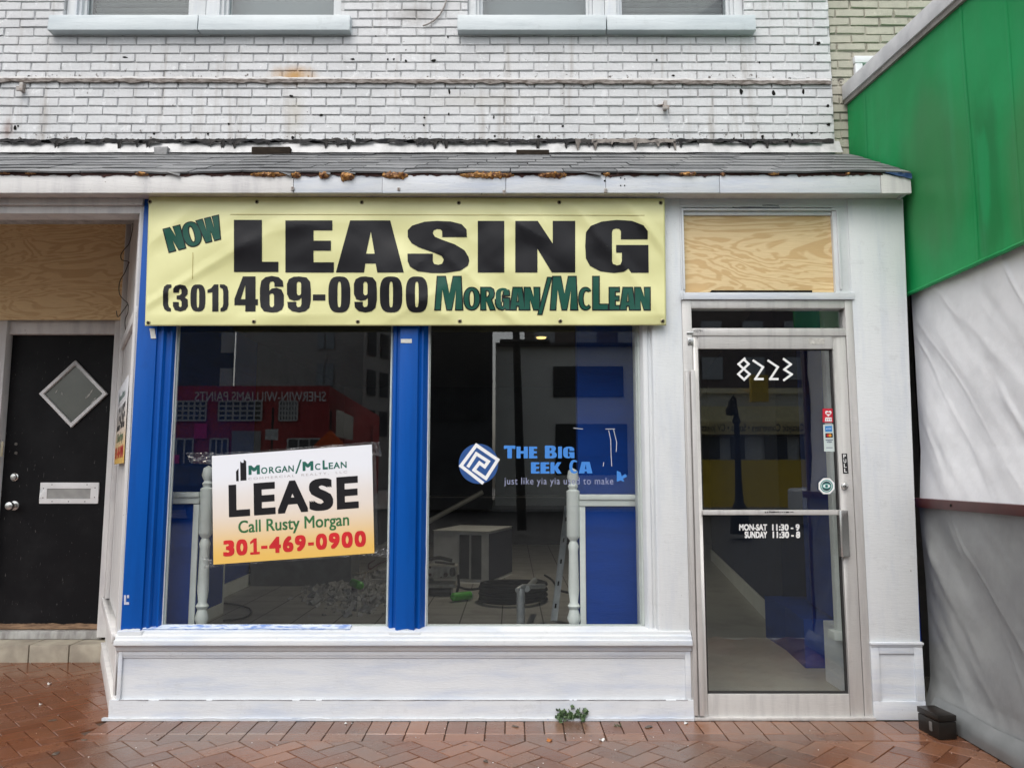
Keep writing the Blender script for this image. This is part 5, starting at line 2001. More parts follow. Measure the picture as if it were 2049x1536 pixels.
c = P(1083, 676, 4.3)
lampd = thing('ceiling_lamp', 'small lit round ceiling lamp behind the right window just under the banner', 'ceiling lamp', (c.x, c.y, 2.855))
m = MB()
m.lathe((c.x, c.y, 2.858), [(.07, 0), (.07, -.012), (.06, -.014)], k=20)
m.build('lamp_rim', TRIMIN, lampd)
m = MB()
m.lathe((c.x, c.y, 2.844), [(.058, 0), (.05, -.012), (.001, -.016)], k=20)
m.build('lamp_lens', DLM, lampd)
ld = bpy.data.lights.new('lamp_light', 'SPOT')
ld.energy = 42
ld.spot_size = R(158)
ld.spot_blend = .35
ld.color = (1.0, .90, .74)
ld.shadow_soft_size = .07
lo = bpy.data.objects.new('lamp_light', ld)
C.objects.link(lo)
lo.parent = lampd
lo.location = (0, 0, -.12)


def half_wall(label, x0, x1, yy, zt, post_left, pz_top):
    t = thing('half_wall', label, 'partition', ((x0 + x1) / 2, yy, ZFL), 'blue half walls behind the shop windows')
    pw = .036
    m = MB()
    m.box(x0, x1, yy, yy + .03, ZFL, zt - .07)
    m.build('panel', BLUEIN, t)
    m = MB()
    st = .034
    m.box(x0, x0 + st, yy - .012, yy - .0005, ZFL, zt - .07)
    m.box(x1 - st, x1, yy - .012, yy - .0005, ZFL, zt - .07)
    m.box(x0 + st, x1 - st, yy - .012, yy - .0005, ZFL, zt - .93 if post_left else ZFL + .05)
    m.build('panel_frame', TRIMIN, t, bevel=.003)
    m = MB()
    m.box(x0, x1, yy - .03, yy + .06, zt - .03, zt)
    m.box(x0, x1, yy - .018, yy + .045, zt - .068, zt - .0305)
    m.build('rail', TRIMIN, t, bevel=.006)
    xp = x0 - pw if post_left else x1 + pw
    m = MB()
    h = zt - ZFL
    r = pw * .95
    prof = [(r * 1.15, 0), (r * 1.15, .32), (r * .7, .335), (r * 1.1, .36), (r * .6, .385), (r * 1.2, .44), (r * .75, .49), (r * 1.1, .51), (r * .7, .53), (r * .95, .6), (r * .8, h - .33), (r * .95, h - .30), (r * .6, h - .27), (r * 1.1, h - .245),
            (r * 1.15, h - .24), (r * 1.15, h + .02), (r * .7, h + .03), (r * .9, h + .05), (r * .6, h + .065), (r * 1.05, h + .10), (r * .8, h + .14), (.002, h + .155)]
    m.lathe((xp, yy + .01, ZFL), prof, k=14)
    m.build('turned_post', TRIMIN, t, smooth=True)
    return t


half_wall('blue half wall with white rail and turned post behind the left window', P(300, 1100, YH).x, P(396, 1100, YH).x, YH, P(360, 984, YH).z, False, 0)
half_wall('blue half wall with white rail and turned post behind the right window', P(1160, 1100, YH).x, P(1286, 1100, YH).x, YH, P(1210, 989, YH).z, True, 0)

# things lying about inside ---------------------------------------------------------
GW = simple('dusty off white metal', (0.70, 0.71, 0.69), (0.58, 0.59, 0.57), 0.5)
a, b, c = G(866, 1163, ZFL), G(978, 1168, ZFL), G(1024, 1148, ZFL)
hA = P(920, 1060, a.y).z - ZFL
ac = thing('air_conditioner', 'white boxy air conditioner standing on the shop floor behind the blue mullion', 'air conditioner', (a + b) / 2)
d = c - b
m = MB()
m.slab([a, b, b + d, a + d], (0, 0, hA))
m.build('casing', GW, ac, bevel=.01)
fx = (b - a)
fn = Vector((fx.y, -fx.x, 0)).normalized()
pa = lambda u, w, o: a + fx * u + fn * o + Vector((0, 0, hA * w))
m = MB()
for (u0, u1, w0_, w1_) in ((.48, .655, .08, .92), (.69, .87, .08, .92)):
    m.slab([pa(u0, w0_, .0005), pa(u1, w0_, .0005), pa(u1, w1_, .0005), pa(u0, w1_, .0005)], fn * .004)
m.build('grille', simple('dark slot', (0.02, 0.022, 0.022), None, 0.7), ac)
m = MB()
m.slab([b + fx.normalized() * .001 + Vector((0, 0, .03)), b + d + fx.normalized() * .001 + Vector((0, 0, .03)), b + d + fx.normalized() * .001 + Vector((0, 0, hA - .03)), b + fx.normalized() * .001 + Vector((0, 0, hA - .03))], fx.normalized() * .004)
m.build('dark_side_sheet', simple('dark navy side', (0.012, 0.016, 0.04), None, 0.6), ac)  # navy sheet laid over the casing to colour its dark side

BLKR = simple('black rubber hose', (0.010, 0.010, 0.010), (0.018, 0.018, 0.018), 0.5, spec=.2)
hc = G(1025, 1203, ZFL)
hr = 66 * (hc.y + 4.34) / FPX
m = MB()
pts = []
for q in range(330):
    t = q * 2 * math.pi / 36
    k = q / 36
    rr = hr * (1 - .035 * math.sin(k * 2.1) - .05 * (k % 3))
    pts.append(hc + Vector((math.cos(t) * rr, math.sin(t) * rr * .95, .025 + .017 * k + .006 * math.sin(t * 1.3))))
m.tube(pts, .021, 8)
tag(m.build('coiled_hose', BLKR, smooth=True), 'coil of thick black hose lying on the tiles behind the right window', 'hose')
m = MB()
p0 = G(1042, 1262, ZFL)
pb = P(1042, 1180, p0.y)
e1 = P(1088, 1172, p0.y + .55)
e2 = P(1070, 1160, p0.y + .9)
m.tube([(pb.x, pb.y, ZFL), (pb.x, pb.y, pb.z - .02), pb + Vector((.0, .01, 0))], .034, 12)
m.tube([pb + Vector((-.03, -.02, .0)), pb + Vector((.02, .05, .02)), e1], .022, 10)
m.tube([pb + Vector((.05, .06, .0)), e2], .026, 10)
tag(m.build('bent_pipe', STEEL, smooth=True), 'bent galvanised pipe standing in front of the black hose coil', 'pipe')
st0, st1 = G(1108, 1240, ZFL), None
st1 = P(1136, 1012, st0.y + .35)
m = MB()
ax = (st1 - st0)
n_x = Vector((1, 0, 0))
hw = .028
m.obox((st0 + st1) / 2, n_x * hw, Vector((0, .012, 0)), ax / 2)
m.obox((st0 + st1) / 2 + n_x * (hw - .003) + Vector((0, -.024, 0)), n_x * .003, Vector((0, .0115, 0)), ax / 2)
m.obox((st0 + st1) / 2 - n_x * (hw - .003) + Vector((0, -.024, 0)), n_x * .003, Vector((0, .0115, 0)), ax / 2)
strut = m.build('steel_channel', STEEL)
tag(strut, 'long galvanised steel channel leaning beside the right half wall post', 'channel')
m = MB()
for k in range(5):
    pc = st0 + ax * (.12 + .19 * k) + Vector((0, -.0125, 0))
    m.obox(pc, n_x * .008, Vector((0, .0012, 0)), ax.normalized() * .02)
o = m.build('slot', DARK, strut)
m = MB()
wa, wb = P(1140, 1010, st0.y + .35), P(1152, 960, st0.y + .5)
m.tube([wa, (wa + wb) / 2 + Vector((.01, 0, 0)), wb], .006, 6)
m.build('wire_tail', WIRE, strut, smooth=True)
m = MB()
a, b = G(735, 1109, ZFL + .03), P(966, 984, 8.14)
m.tube([a, b], .04, 8)
tag(m.build('leaning_tube', simple('dull grey tube', (0.35, 0.36, 0.35), None, 0.5), smooth=True), 'long grey tube sloping up against the dark counter at the back of the shop', 'tube')
m = MB()
a, b = P(850, 993, 8.2), P(1150, 995, 8.2)
m.box(a.x, b.x, 8.2, 8.9, a.z - .02, a.z)
m.box(a.x, a.x + .05, 8.2, 8.25, ZFL, a.z - .0205)
m.box(b.x - .05, b.x, 8.2, 8.25, ZFL, b.z - .0205)
tag(m.build('counter', simple('dark counter top', (0.10, 0.10, 0.10), None, 0.4)), 'long dark counter at the back of the shop', 'counter')

# machine
mb0 = G(884, 1192, ZFL)
mw = 31 * (mb0.y + 4.4) / FPX
MET = simple('grimy machine plate', (0.52, 0.52, 0.48), (0.30, 0.28, 0.25), 0.5, scale=20)
mach = thing('pipe_machine', 'grimy metal workshop machine with knobs and hoses beside the blue mullion', 'machine', mb0)
sc = (mb0.y + 4.4) / FPX
mm = lambda px_, py_, dy=0.0: P(px_, py_, mb0.y + dy)
m = MB()
p, q = mm(850, 1157), mm(914, 1132)
m.box(p.x, q.x, mb0.y - .0, mb0.y + .25, p.z, q.z)
m.build('plate', MET, mach, bevel=.006)
m = MB()
p, q = mm(850, 1175), mm(912, 1168)
m.box(p.x, q.x, mb0.y - .03, mb0.y + .25, p.z, q.z)
m.box(p.x + .02, p.x + .04, mb0.y, mb0.y + .03, ZFL, p.z)
m.box(q.x - .05, q.x - .03, mb0.y, mb0.y + .03, ZFL, p.z)
m.build('tray', MET, mach, bevel=.004)
m = MB()
for (u, v, r_) in ((861, 1134, .012), (861, 1149, .016), (892, 1149, .022), (883, 1154, .008)):
    cc = mm(u, v)
    m.lathe(cc + Vector((0, .0, 0)), [(r_, 0), (r_, .02), (r_ * .6, .024), (.001, .024)], (0, -1, 0), 12)
m.build('knob', simple('dark red knob', (0.06, 0.02, 0.02), None, 0.4), mach)
m = MB()
cc = mm(906, 1144)
m.lathe(cc + Vector((-.02, .02, 0)), [(.045, 0), (.05, .015), (.045, .04), (.03, .05), (.001, .05)], (1, -.3, 0), 14)
cc = mm(880, 1183, .1)
m.lathe(cc + Vector((-.12, 0, 0)), [(.06, 0), (.065, .03), (.065, .22), (.05, .25), (.001, .25)], (1, 0, 0), 14)
cc = mm(856, 1117, .1)
m.tube([mm(856, 1118, .1), mm(880, 1115, .1), mm(905, 1121, .1)], .02, 8)
m.tube([mm(870, 1124, .05), mm(910, 1128, .05)], .012, 8)
m.build('motor', simple('greasy dark iron', (0.05, 0.045, 0.042), None, 0.4), mach, smooth=True)
m = MB()
pp = [mm(917, 1150, .0), mm(918, 1170, -.05), mm(912, 1192, -.12), mm(896, 1207, -.16), mm(872, 1210, -.16), mm(850, 1208, -.1)]
m.tube(pp, .014, 8)
m.build('hose', BLKR, mach, smooth=True)

GRN = simple('bright green tube', (0.10, 0.55, 0.04), (0.08, 0.48, 0.04), 0.4)
for (p0_, p1_, lab) in (((706, 1165), (752, 1184), 'green cylinder with pale end lying across the rubble under the LEASE sign'), ((943, 1190), (905, 1194), 'green cylinder with pale end lying right of the grimy machine')):
    lift = .11 if p0_[0] < 800 else .05
    g0, g1 = G(*p0_, ZFL + lift), G(*p1_, ZFL + lift)
    ln = (g1 - g0).length
    ln = min(max(ln, .20), .26)
    ax = (g1 - g0).normalized()
    t = thing('green_tube', lab, 'tube', g0, 'green tubes on the shop floor')
    m = MB()
    m.lathe(g0 + ax * .012, [(.04, 0), (.042, .004), (.042, ln - .02), (.02, ln)], ax, 16)
    m.build('tube_body', GRN, t, smooth=True)
    m = MB()
    m.lathe(g0, [(.001, 0), (.043, 0), (.043, .0118), (.02, .0118)], ax, 16)
    m.build('end_cap', simple('pale green cap', (0.5, 0.6, 0.5), None, 0.5), t, smooth=True)

m = MB()
RUB = simple('grey rubble', (0.46, 0.46, 0.45), (0.26, 0.26, 0.25), 0.9, scale=20, bump=0.4)
m.use(RUB)
for q in range(1100):
    px_, py_ = rnd.gauss(712, 42), rnd.gauss(1178, 22)
    if py_ < 1128 or py_ > 1238:
        continue
    c = G(px_, py_, ZFL)
    if c.y > 5.6:
        continue
    hgt = .05 * math.exp(-((px_ - 720) / 45) ** 2 - ((py_ - 1165) / 26) ** 2)
    s = abs(rnd.gauss(.0, .016)) + .006
    v1 = Vector((rnd.uniform(-1, 1), rnd.uniform(-1, 1), rnd.uniform(-.6, .6))).normalized()
    v2 = v1.orthogonal().normalized()
    v3 = v1.cross(v2)
    m.obox(c + Vector((0, 0, hgt * rnd.random() + s * .3)), v1 * s * rnd.uniform(.7, 1.8), v2 * s * rnd.uniform(.5, 1.2), v3 * s * rnd.uniform(.15, .6))
tag(m.build('rubble', RUB), 'heap of broken grey plaster and tile pieces on the floor behind the left window', 'rubble', kind='stuff')
m = MB()
for (a, b, r_) in (((690, 1150), (790, 1138), .012), ((726, 1160), (735, 1142), .010), ((640, 1150), (715, 1146), .010)):
    m = MB()
    m.tube([G(*a, ZFL + .09), G(*b, ZFL + .13)], r_, 6)
    o = m.build('wood_stick', simple('pale dirty stick', (0.28, 0.26, 0.22), None, 0.8), smooth=True)
    tag(o, {690: 'long thin stick lying across the rubble heap', 726: 'short stick standing up above the green cylinder', 640: 'thin stick on the far left of the rubble heap'}[a[0]], 'stick', 'sticks on the rubble')
m = MB()
c = G(760, 1166, ZFL)
for k in range(3):
    m.obox(c + Vector((.05 * k, .05 * k, .05 + .045 * k)), Vector((.13, .02, .0)), Vector((-.02, .12, .01)), Vector((0, .0, .018)))
tag(m.build('tile_stack', RUB, bevel=.004), 'stack of dusty broken slabs against the left of the blue mullion', 'slabs')
for (w_, rad, lab, mt) in (([(446, 1206), (470, 1209), (492, 1214), (503, 1221), (498, 1231), (478, 1238), (446, 1241)], .008, 'thin black cable looping over the tiles at the left', BLKR), ([(775, 1120), (755, 1130), (740, 1138), (738, 1128), (750, 1120)], .01, 'dark red cable on top of the rubble heap', simple('dark red cable', (0.12, 0.02, 0.025), None, 0.4)),
                          ([(915, 1172), (935, 1178), (960, 1176), (985, 1165), (1000, 1170), (1030, 1160)], .012, 'black hose trailing from the machine towards the air conditioner', BLKR), ([(1090, 1150), (1105, 1160), (1120, 1180), (1150, 1186)], .012, 'black cable on the floor behind the steel channel', BLKR)):
    pts = [G(*p, ZFL + .012) for p in w_]
    fine = []
    for i in range(len(pts) - 1):
        p0, p1, p2, p3 = pts[max(i - 1, 0)], pts[i], pts[i + 1], pts[min(i + 2, len(pts) - 1)]
        for q in range(6):
            t = q / 6
            fine.append(.5 * ((2 * p1) + (p2 - p0) * t + (2 * p0 - 5 * p1 + 4 * p2 - p3) * t * t + (3 * p1 - p0 - 3 * p2 + p3) * t ** 3))
    fine.append(pts[-1])
    m = MB()
    m.tube(fine, rad, 8)
    tag(m.build('cable', mt, smooth=True), lab, 'cable', 'cables on the shop floor')

# ================================================================== NEIGHBOUR BUILDING AND GREEN ENCLOSURE
N = thing('neighbour_building', 'beige painted brick building rising behind the green enclosure', 'building', (5, .7, 0))
YN = 0.70
XN0 = XR + .012
wz0, wz1 = 3.3, P(1715, 116, YN).z
wxn = P(1708, 150, YN).x
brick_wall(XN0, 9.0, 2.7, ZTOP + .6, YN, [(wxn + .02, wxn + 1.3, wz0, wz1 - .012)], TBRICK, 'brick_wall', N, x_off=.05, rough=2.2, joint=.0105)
m = MB().use(simple('shaded neighbour wall', (0.20, 0.19, 0.17), (0.15, 0.14, 0.13), 0.8))  # beige wall coloured darker for the shade behind the enclosure
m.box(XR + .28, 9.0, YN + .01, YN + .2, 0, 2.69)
m.box(8.9, 9.0, YN + .27, 11, 0, ZTOP + .6)
m.box(XN0, 9.0, 10.9, 11, 0, ZTOP + .6)
m.box(XN0 + .2, 8.9, YN + .27, 10.9, ZTOP + .4, ZTOP + .5)
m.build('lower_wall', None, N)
m = MB()
m.box(wxn, wxn + 1.32, YN - .028, YN + .05, wz1 - .05, wz1)
m.box(wxn + .005, wxn + .055, YN - .024, YN + .05, wz0, wz1 - .0505)
m.box(wxn + .10, wxn + 1.3, YN + .02, YN + .06, wz1 - .09, wz1 - .0505)
m.box(wxn + .056, wxn + .10, YN + .0, YN + .06, wz0, wz1 - .0505)
nw = m.build('window', simple('white window frame', (0.70, 0.71, 0.73), (0.62, 0.63, 0.65), 0.4), N, bevel=.003)
m = MB()
m.box(wxn + .10, wxn + 1.3, YN + .065, YN + .07, wz0, wz1 - .09)
m.build('pane', simple('dark window glass', (0.02, 0.023, 0.025), None, 0.08), nw)

XE = 2.30
E = thing('green_enclosure', 'bright green vinyl awning box with white sheet curtains beside the shop door', 'enclosure', (3.6, -.5, 0))
GN = NT('faded green vinyl')
x = GN.xyz()
big = GN.ramp(GN.noise((1, 1, 1), 1.6, 5, 0.6), 0.35, 0.7)
c_ = GN.mix(big, (0.006, 0.235, 0.062), (0.014, 0.30, 0.092))


def blob(cy, cz, ry, rz, amp=0.8, sc=3.0, pw=2.0):
    a = GN.math('DIVIDE', GN.math('SUBTRACT', x[1], cy), ry)
    b = GN.math('DIVIDE', GN.math('SUBTRACT', x[2], cz), rz)
    d = GN.math('POWER', GN.math('ADD', GN.math('POWER', GN.math('ABSOLUTE', a), pw), GN.math('POWER', GN.math('ABSOLUTE', b), pw)), 1 / pw)
    return GN.math('ADD', d, GN.math('MULTIPLY', GN.math('SUBTRACT', GN.noise((1, 1.6, .5), sc, 6, 0.65, off=(cy, cz, 0)), .5), amp))


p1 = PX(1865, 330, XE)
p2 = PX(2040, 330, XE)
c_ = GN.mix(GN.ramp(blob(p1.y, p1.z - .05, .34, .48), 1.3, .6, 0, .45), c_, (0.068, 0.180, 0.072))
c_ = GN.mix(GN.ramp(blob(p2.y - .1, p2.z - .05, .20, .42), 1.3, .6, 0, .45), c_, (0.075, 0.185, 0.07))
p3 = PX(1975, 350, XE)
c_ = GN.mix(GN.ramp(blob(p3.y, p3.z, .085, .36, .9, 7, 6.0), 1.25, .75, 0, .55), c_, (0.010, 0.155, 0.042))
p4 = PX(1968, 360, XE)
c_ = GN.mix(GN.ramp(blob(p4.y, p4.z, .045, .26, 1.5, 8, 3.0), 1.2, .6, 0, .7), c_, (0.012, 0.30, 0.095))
vs_ = GN.ramp(GN.noise((1, 14, .35), 1.0, 4, .6), .5, .75, 0, .25)
c_ = GN.mix(vs_, c_, (0.045, 0.30, 0.13))
GN.col(c_)
GN.bump(GN.noise((1, 2, .6), 5, 4), .15, .01)
GNM = GN.set(0.5, 0, .25)
zE0 = PX(1815, 590, XE).z
tA, tB = PX(1697, 205, XE), PX(1930, 0, XE)
slope = (tB.z - tA.z) / (tB.y - tA.y)
ytop = lambda y: tA.z + slope * (y - tA.y)
YE1 = -1.75
m = MB()
ny, nz = 90, 50


def gpan(u, v):
    y = YN - .012 + (YE1 - YN) * u
    z_ = zE0 + (ytop(y) - zE0) * v
    w_ = .014 * noise.noise(Vector((y * 2.2, z_ * 1.1, 3))) + .006 * noise.noise(Vector((y * 9, z_ * 1.3, 8)))
    return (XE + w_ * min(1, v * 6, (1 - v) * 6), y, z_)


m.grid(ny, nz, gpan)
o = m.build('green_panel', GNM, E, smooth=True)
m = MB()
m.grid(60, 10, lambda u, v: (XE + .01 + 4.5 * u, YE1 - .008 + .008 * noise.noise(Vector((u * 14, v, 1))), zE0 + (ytop(YE1) - zE0) * v))
m.build('green_front', GNM, E, smooth=True)
m = MB()
m.slab([(XE + .02, YN - .01, ytop(YN) - .03), (XE + 4.5, YN - .01, ytop(YN) - .03), (XE + 4.5, YE1, ytop(YE1) - .03), (XE + .02, YE1, ytop(YE1) - .03)], (0, 0, .02))
m.build('green_top', GNM, E)
for py_ in (1738, 1944, 2035):                              # welded seams running down the vinyl
    ys = PX(py_, 330, XE).y
    m = MB()
    m.grid(4, 50, lambda u, v: (gpan(0, v)[0] * 0 + gpan((YN - .012 - (ys + .022 * (u - .5))) / (YN - .012 - YE1 - .012 + .012), v)[0] - .0016 - .0007 * math.sin(math.pi * u), ys + .022 * (u - .5), zE0 + (ytop(ys + .022 * (u - .5)) - zE0) * v))
    m.build('welded_seam', GNM, E, smooth=True)
m = MB()                                                    # rolled hem along the bottom of the green vinyl
m.tube([(XE - .002 + .004 * noise.noise(Vector((q * .7, 2, 2))), YN - .02 + (YE1 - YN) * q / 40, zE0) for q in range(41)], .012, 8)
m.build('green_hem', GNM, E, smooth=True)
# white metal edge along the sloping top
m = MB()
d_ = Vector((0, -1, -slope)).normalized()
up = Vector((0, slope, 1)).normalized() if False else Vector((0, 0, 1))
for (o0, o1, h0, h1) in ((-.030, .03, .020, .125),):
    ya, yb = YN - .005, YE1
    m.hull8([(XE + o0, yb, ytop(yb) + h0), (XE + o1, yb, ytop(yb) + h0), (XE + o1, ya, ytop(ya) + h0), (XE + o0, ya, ytop(ya) + h0),
             (XE + o0, yb, ytop(yb) + h1), (XE + o1, yb, ytop(yb) + h1), (XE + o1, ya, ytop(ya) + h1), (XE + o0, ya, ytop(ya) + h1)])
m.build('edge_flashing', simple('chalky white metal', (0.66, 0.66, 0.66), (0.52, 0.52, 0.53), 0.45, sc=(1, 1, 1), scale=7), E, bevel=.004)
m = MB()
ya, yb = YN - .004, YE1
m.hull8([(XE - .018, yb, ytop(yb) - .012), (XE + .03, yb, ytop(yb) - .012), (XE + .03, ya, ytop(ya) - .012), (XE - .018, ya, ytop(ya) - .012),
         (XE - .018, yb, ytop(yb) + .0195), (XE + .03, yb, ytop(yb) + .0195), (XE + .03, ya, ytop(ya) + .0195), (XE - .018, ya, ytop(ya) + .0195)])
m.build('edge_gap_strip', simple('grey brown gap strip', (0.20, 0.18, 0.16), (0.3, 0.28, 0.26), 0.7), E)  # dark strip stands in for the shadowed gap under the white edge

# curtain of white sheeting, rail, posts
zr1, zr0 = PX(1835, 996, XE).z, PX(1835, 1014, XE).z
YT0 = .09
CURTW = NT('wrinkled white sheeting')
CURTW.col(CURTW.mix(CURTW.ramp(CURTW.noise((1, 1, 1), 5, 5), .4, .75), (0.80, 0.81, 0.82), (0.70, 0.71, 0.72)))
CURTW.bump(CURTW.noise((1, 1, 1), 34, 7, .6), .35, .004)
CURTWM = CURTW.set(0.38)
CURTG = NT('grey cloudy sheeting')
CURTG.col(CURTG.mix(CURTG.ramp(CURTG.noise((1, 1, 1), 2, 5), .35, .7), (0.285, 0.295, 0.29), (0.205, 0.21, 0.212)))
CURTG.bump(CURTG.noise((1, 1, 1), 30, 7, .6), .3, .004)
CURTGM = CURTG.set(0.34)


def folds(y, z_, s):
    a = y * .75 - z_ * .66
    b = y * .66 + z_ * .75
    n1 = noise.noise(Vector((a * 4.2 + .5 * noise.noise(Vector((y * 2, z_ * 2, s))), b * .8, s)))
    n2 = noise.noise(Vector((a * 13, b * 1.7, s + 3)))
    c_ = noise.noise(Vector((y * 5, z_ * 5, s + 7)))
    cr = noise.noise(Vector((y * 26 + 2 * c_, z_ * 26, s + 11)))
    crease = 0
    for k in range(16):                                       # a few straight creases running down from the upper corner
        c0 = -((k * .31 + s * .13) % 2.7)
        slant = .55 + .5 * ((k * 7 + int(s)) % 5) / 5
        d = (y * slant - z_ * .6 - c0 - .05 * n1)
        crease += math.exp(-(d / (.010 + .012 * (k % 3))) ** 2) * max(0, .3 + noise.noise(Vector((b * 2.2, k, s)))) * .010
    return (.020 * n1 + .007 * n2 * (.6 + c_) + .005 * c_ + .0007 * cr + crease) * min(1, (YT0 - y) * 8 + .1)


m = MB()
m.grid(200, 130, lambda u, v: (XE + .044 - .85 * folds(YT0 - 1.75 * u, zr0 + (zE0 + .06 - zr0) * v, 2.0) * min(1, v * 5 + .15) - .025 * max(0, 1 - v * 4), YT0 - 1.75 * u, zr0 + (zE0 + .06 - zr0) * v))
m.build('upper_curtain', CURTWM, E, smooth=True)
m = MB()


def lowc(u, v):
    y = YT0 - 1.75 * u
    z_ = .004 + (zr1 - .006) * v
    flare = .05 * max(0, 1 - v * 6) ** 1.5
    slack = .03 * math.sin(math.pi * min(1, v)) * (.4 + .6 * noise.noise(Vector((y * 1.3, 1, 4))))
    return (XE + .014 - 1.25 * folds(y, z_, 6.0) * min(1, (1 - v) * 6 + .1, v * 4 + .12) - flare * (1 + .3 * noise.noise(Vector((y * 5, 2, 2)))) + slack, y, z_ + .01 * max(0, noise.noise(Vector((y * 6, 0, 1)))) * (v < .02))


m.grid(200, 130, lowc)
m.build('lower_curtain', CURTGM, E, smooth=True)
m = MB()                                                    # white liner glimpsed along the foot of the curtain
m.grid(120, 8, lambda u, v: (XE - .012 - .025 * math.sin(v * 2.6) - .02 * v + .006 * noise.noise(Vector((u * 8, v * 2, 1))), -.02 - 1.7 * u, .006 + .16 * (1 - v) * (.75 + .15 * noise.noise(Vector((u * 5, 3, 1))))))
m.build('curtain_skirt', simple('dull silver sheeting', (0.20, 0.21, 0.21), (0.155, 0.165, 0.165), 0.35, scale=6), E, smooth=True)
MAR = simple('maroon painted metal', (0.075, 0.020, 0.018), (0.055, 0.016, 0.015), 0.4)
m = MB()
m.box(XE - .022, XE + .04, -1.72, YT0 + .035, zr0, zr1)
m.build('rail', MAR, E, bevel=.004)
m = MB()
for yq_ in (-.30, -.9, -1.5):
    m.lathe((XE - .022, yq_, (zr0 + zr1) / 2), [(.008, 0), (.007, .003), (.003, .004), (.001, .004)], (-1, 0, 0), 10)
m.build('rail_screw', DARK, E)
m = MB()
m.box(XE + .10, XE + .145, YT0 + .30, YT0 + .345, 0, zE0 + .2)
m.build('post', MAR, E, bevel=.004)
m = MB()
m.box(XE + .02, XE + .065, -1.72, -1.675, 0, zE0)
m.build('post', MAR, E, bevel=.004)
m = MB()
m.grid(160, 40, lambda u, v: (XE + .02 + 4.4 * u, -1.74 + folds(u * 4.4, 2.3 * v, 12), .01 + (zE0) * v))
m.build('front_curtain', CURTWM, E, smooth=True)
m = MB()
m.box(XE + .35, XE + .4, .1, .69, 0, zE0 + .3)
m.build('inner_screen', simple('black inner screen', (0.012, 0.012, 0.012), None, 0.8), E)

# ================================================================== SMALL THINGS OUTSIDE
# black bait box
ba, bb, bc = G(1838, 1458), G(1880, 1480), G(1914, 1478)
bx_ = thing('bait_box', 'glossy black plastic box on the wet bricks at the foot of the enclosure', 'box', (ba + bc) / 2)
PLAS = simple('black glossy plastic', (0.008, 0.007, 0.006), (0.02, 0.016, 0.013), 0.3, scale=6, spec=.3)
e1 = bb - ba
e2 = Vector((e1.y, -e1.x, 0)).normalized() * -1
if e2.x < 0:
    e2 = -e2
e2 = e2 * .095
hB = P(1838, 1411, ba.y).z
m = MB()
base = [ba, bb, bb + e2, ba + e2]
up_ = Vector((0, 0, hB * .72))
m.hull8([p for p in base] + [p + up_ for p in base])
m.build('box_body', PLAS, bx_, bevel=.004)
m = MB()
cc = (ba + bb + e2 * 1.0) / 2
lid = [p + (p - (ba + bb + e2) / 2).normalized() * .003 for p in base]
m.hull8([p + up_ + Vector((0, 0, .003)) for p in lid] + [p + Vector((0, 0, hB)) for p in lid])
m.build('box_lid', PLAS, bx_, bevel=.004)
m = MB()
fm_ = (ba * .35 + bb * .65)
nq = -e2.normalized()
m.obox(fm_ + nq * .004 + Vector((0, 0, hB * .42)), e1.normalized() * .008, nq * .004, Vector((0, 0, .022)))
m.build('box_catch', simple('worn grey catch', (0.16, 0.15, 0.14), None, 0.4), bx_, bevel=.002)

# weed
WD = thing('weed', 'small dark green weed growing out of the gap under the white baseboard', 'weed', G(1145, 1437))
LEAF = NT('weed leaf')
LEAF.col(LEAF.mix(LEAF.ramp(LEAF.noise((1, 1, 1), 60, 3), .35, .65), (0.020, 0.050, 0.016), (0.075, 0.125, 0.045)))
LEAFM = LEAF.set(.5)
m = MB()
ms_ = MB()
wc = G(1145, 1439)
for q in range(26):
    an = rnd.uniform(-1.35, 1.35)
    ln = rnd.uniform(.02, .07)
    el = rnd.uniform(.15, 1.3)
    base_ = wc + Vector((rnd.uniform(-.045, .045), rnd.uniform(-.008, .002), .002))
    tip = base_ + Vector((math.sin(an) * ln * math.cos(el) * 1.4, -abs(math.cos(an)) * ln * math.cos(el) * .7 - .006, math.sin(el) * ln))
    ms_.tube([base_, (base_ + tip) / 2 + Vector((0, -.002, .006)), tip], .0014, 5)
    for k in range(4):                                      # lobed crinkled leaf
        c = tip + Vector((rnd.uniform(-.012, .012), rnd.uniform(-.010, .004), rnd.uniform(-.010, .010)))
        nrm = Vector((rnd.uniform(-.7, .7), rnd.uniform(-1, -.2), rnd.uniform(.1, 1))).normalized()
        a_ = nrm.orthogonal().normalized()
        b_ = nrm.cross(a_)
        r_ = rnd.uniform(.006, .013)
        kk = 11
        cen = len(m.v)
        m.v.append(c - nrm * .003)
        for j in range(kk):
            t_ = 2 * math.pi * j / kk
            rr = r_ * (1 + .32 * math.cos(t_ * 4 + q))
            m.v.append(c + a_ * math.cos(t_) * rr + b_ * math.sin(t_) * rr + nrm * rnd.uniform(-.002, .003))
        for j in range(kk):
            m._q([cen, cen + 1 + j, cen + 1 + (j + 1) % kk])
m.build('leaves', LEAFM, WD)
ms_.build('stems', simple('weed stem', (0.06, 0.09, 0.035), None, .6), WD, smooth=True)
# grass sprig in the paving joint
m = MB()
for q in range(9):
    b0 = G(1238, 1452) + Vector((rnd.uniform(-.02, .02), rnd.uniform(-.01, .01), 0))
    t0 = b0 + Vector((rnd.uniform(-.018, .018), rnd.uniform(-.018, .01), rnd.uniform(.004, .014)))
    m.tube([b0, (b0 + t0) / 2 + Vector((0, 0, .004)), t0], [.0018, .0015, .0005], 5)
tag(m.build('grass_sprig', LEAFM), 'tiny green sprig in a paving joint right of the weed', 'sprig')


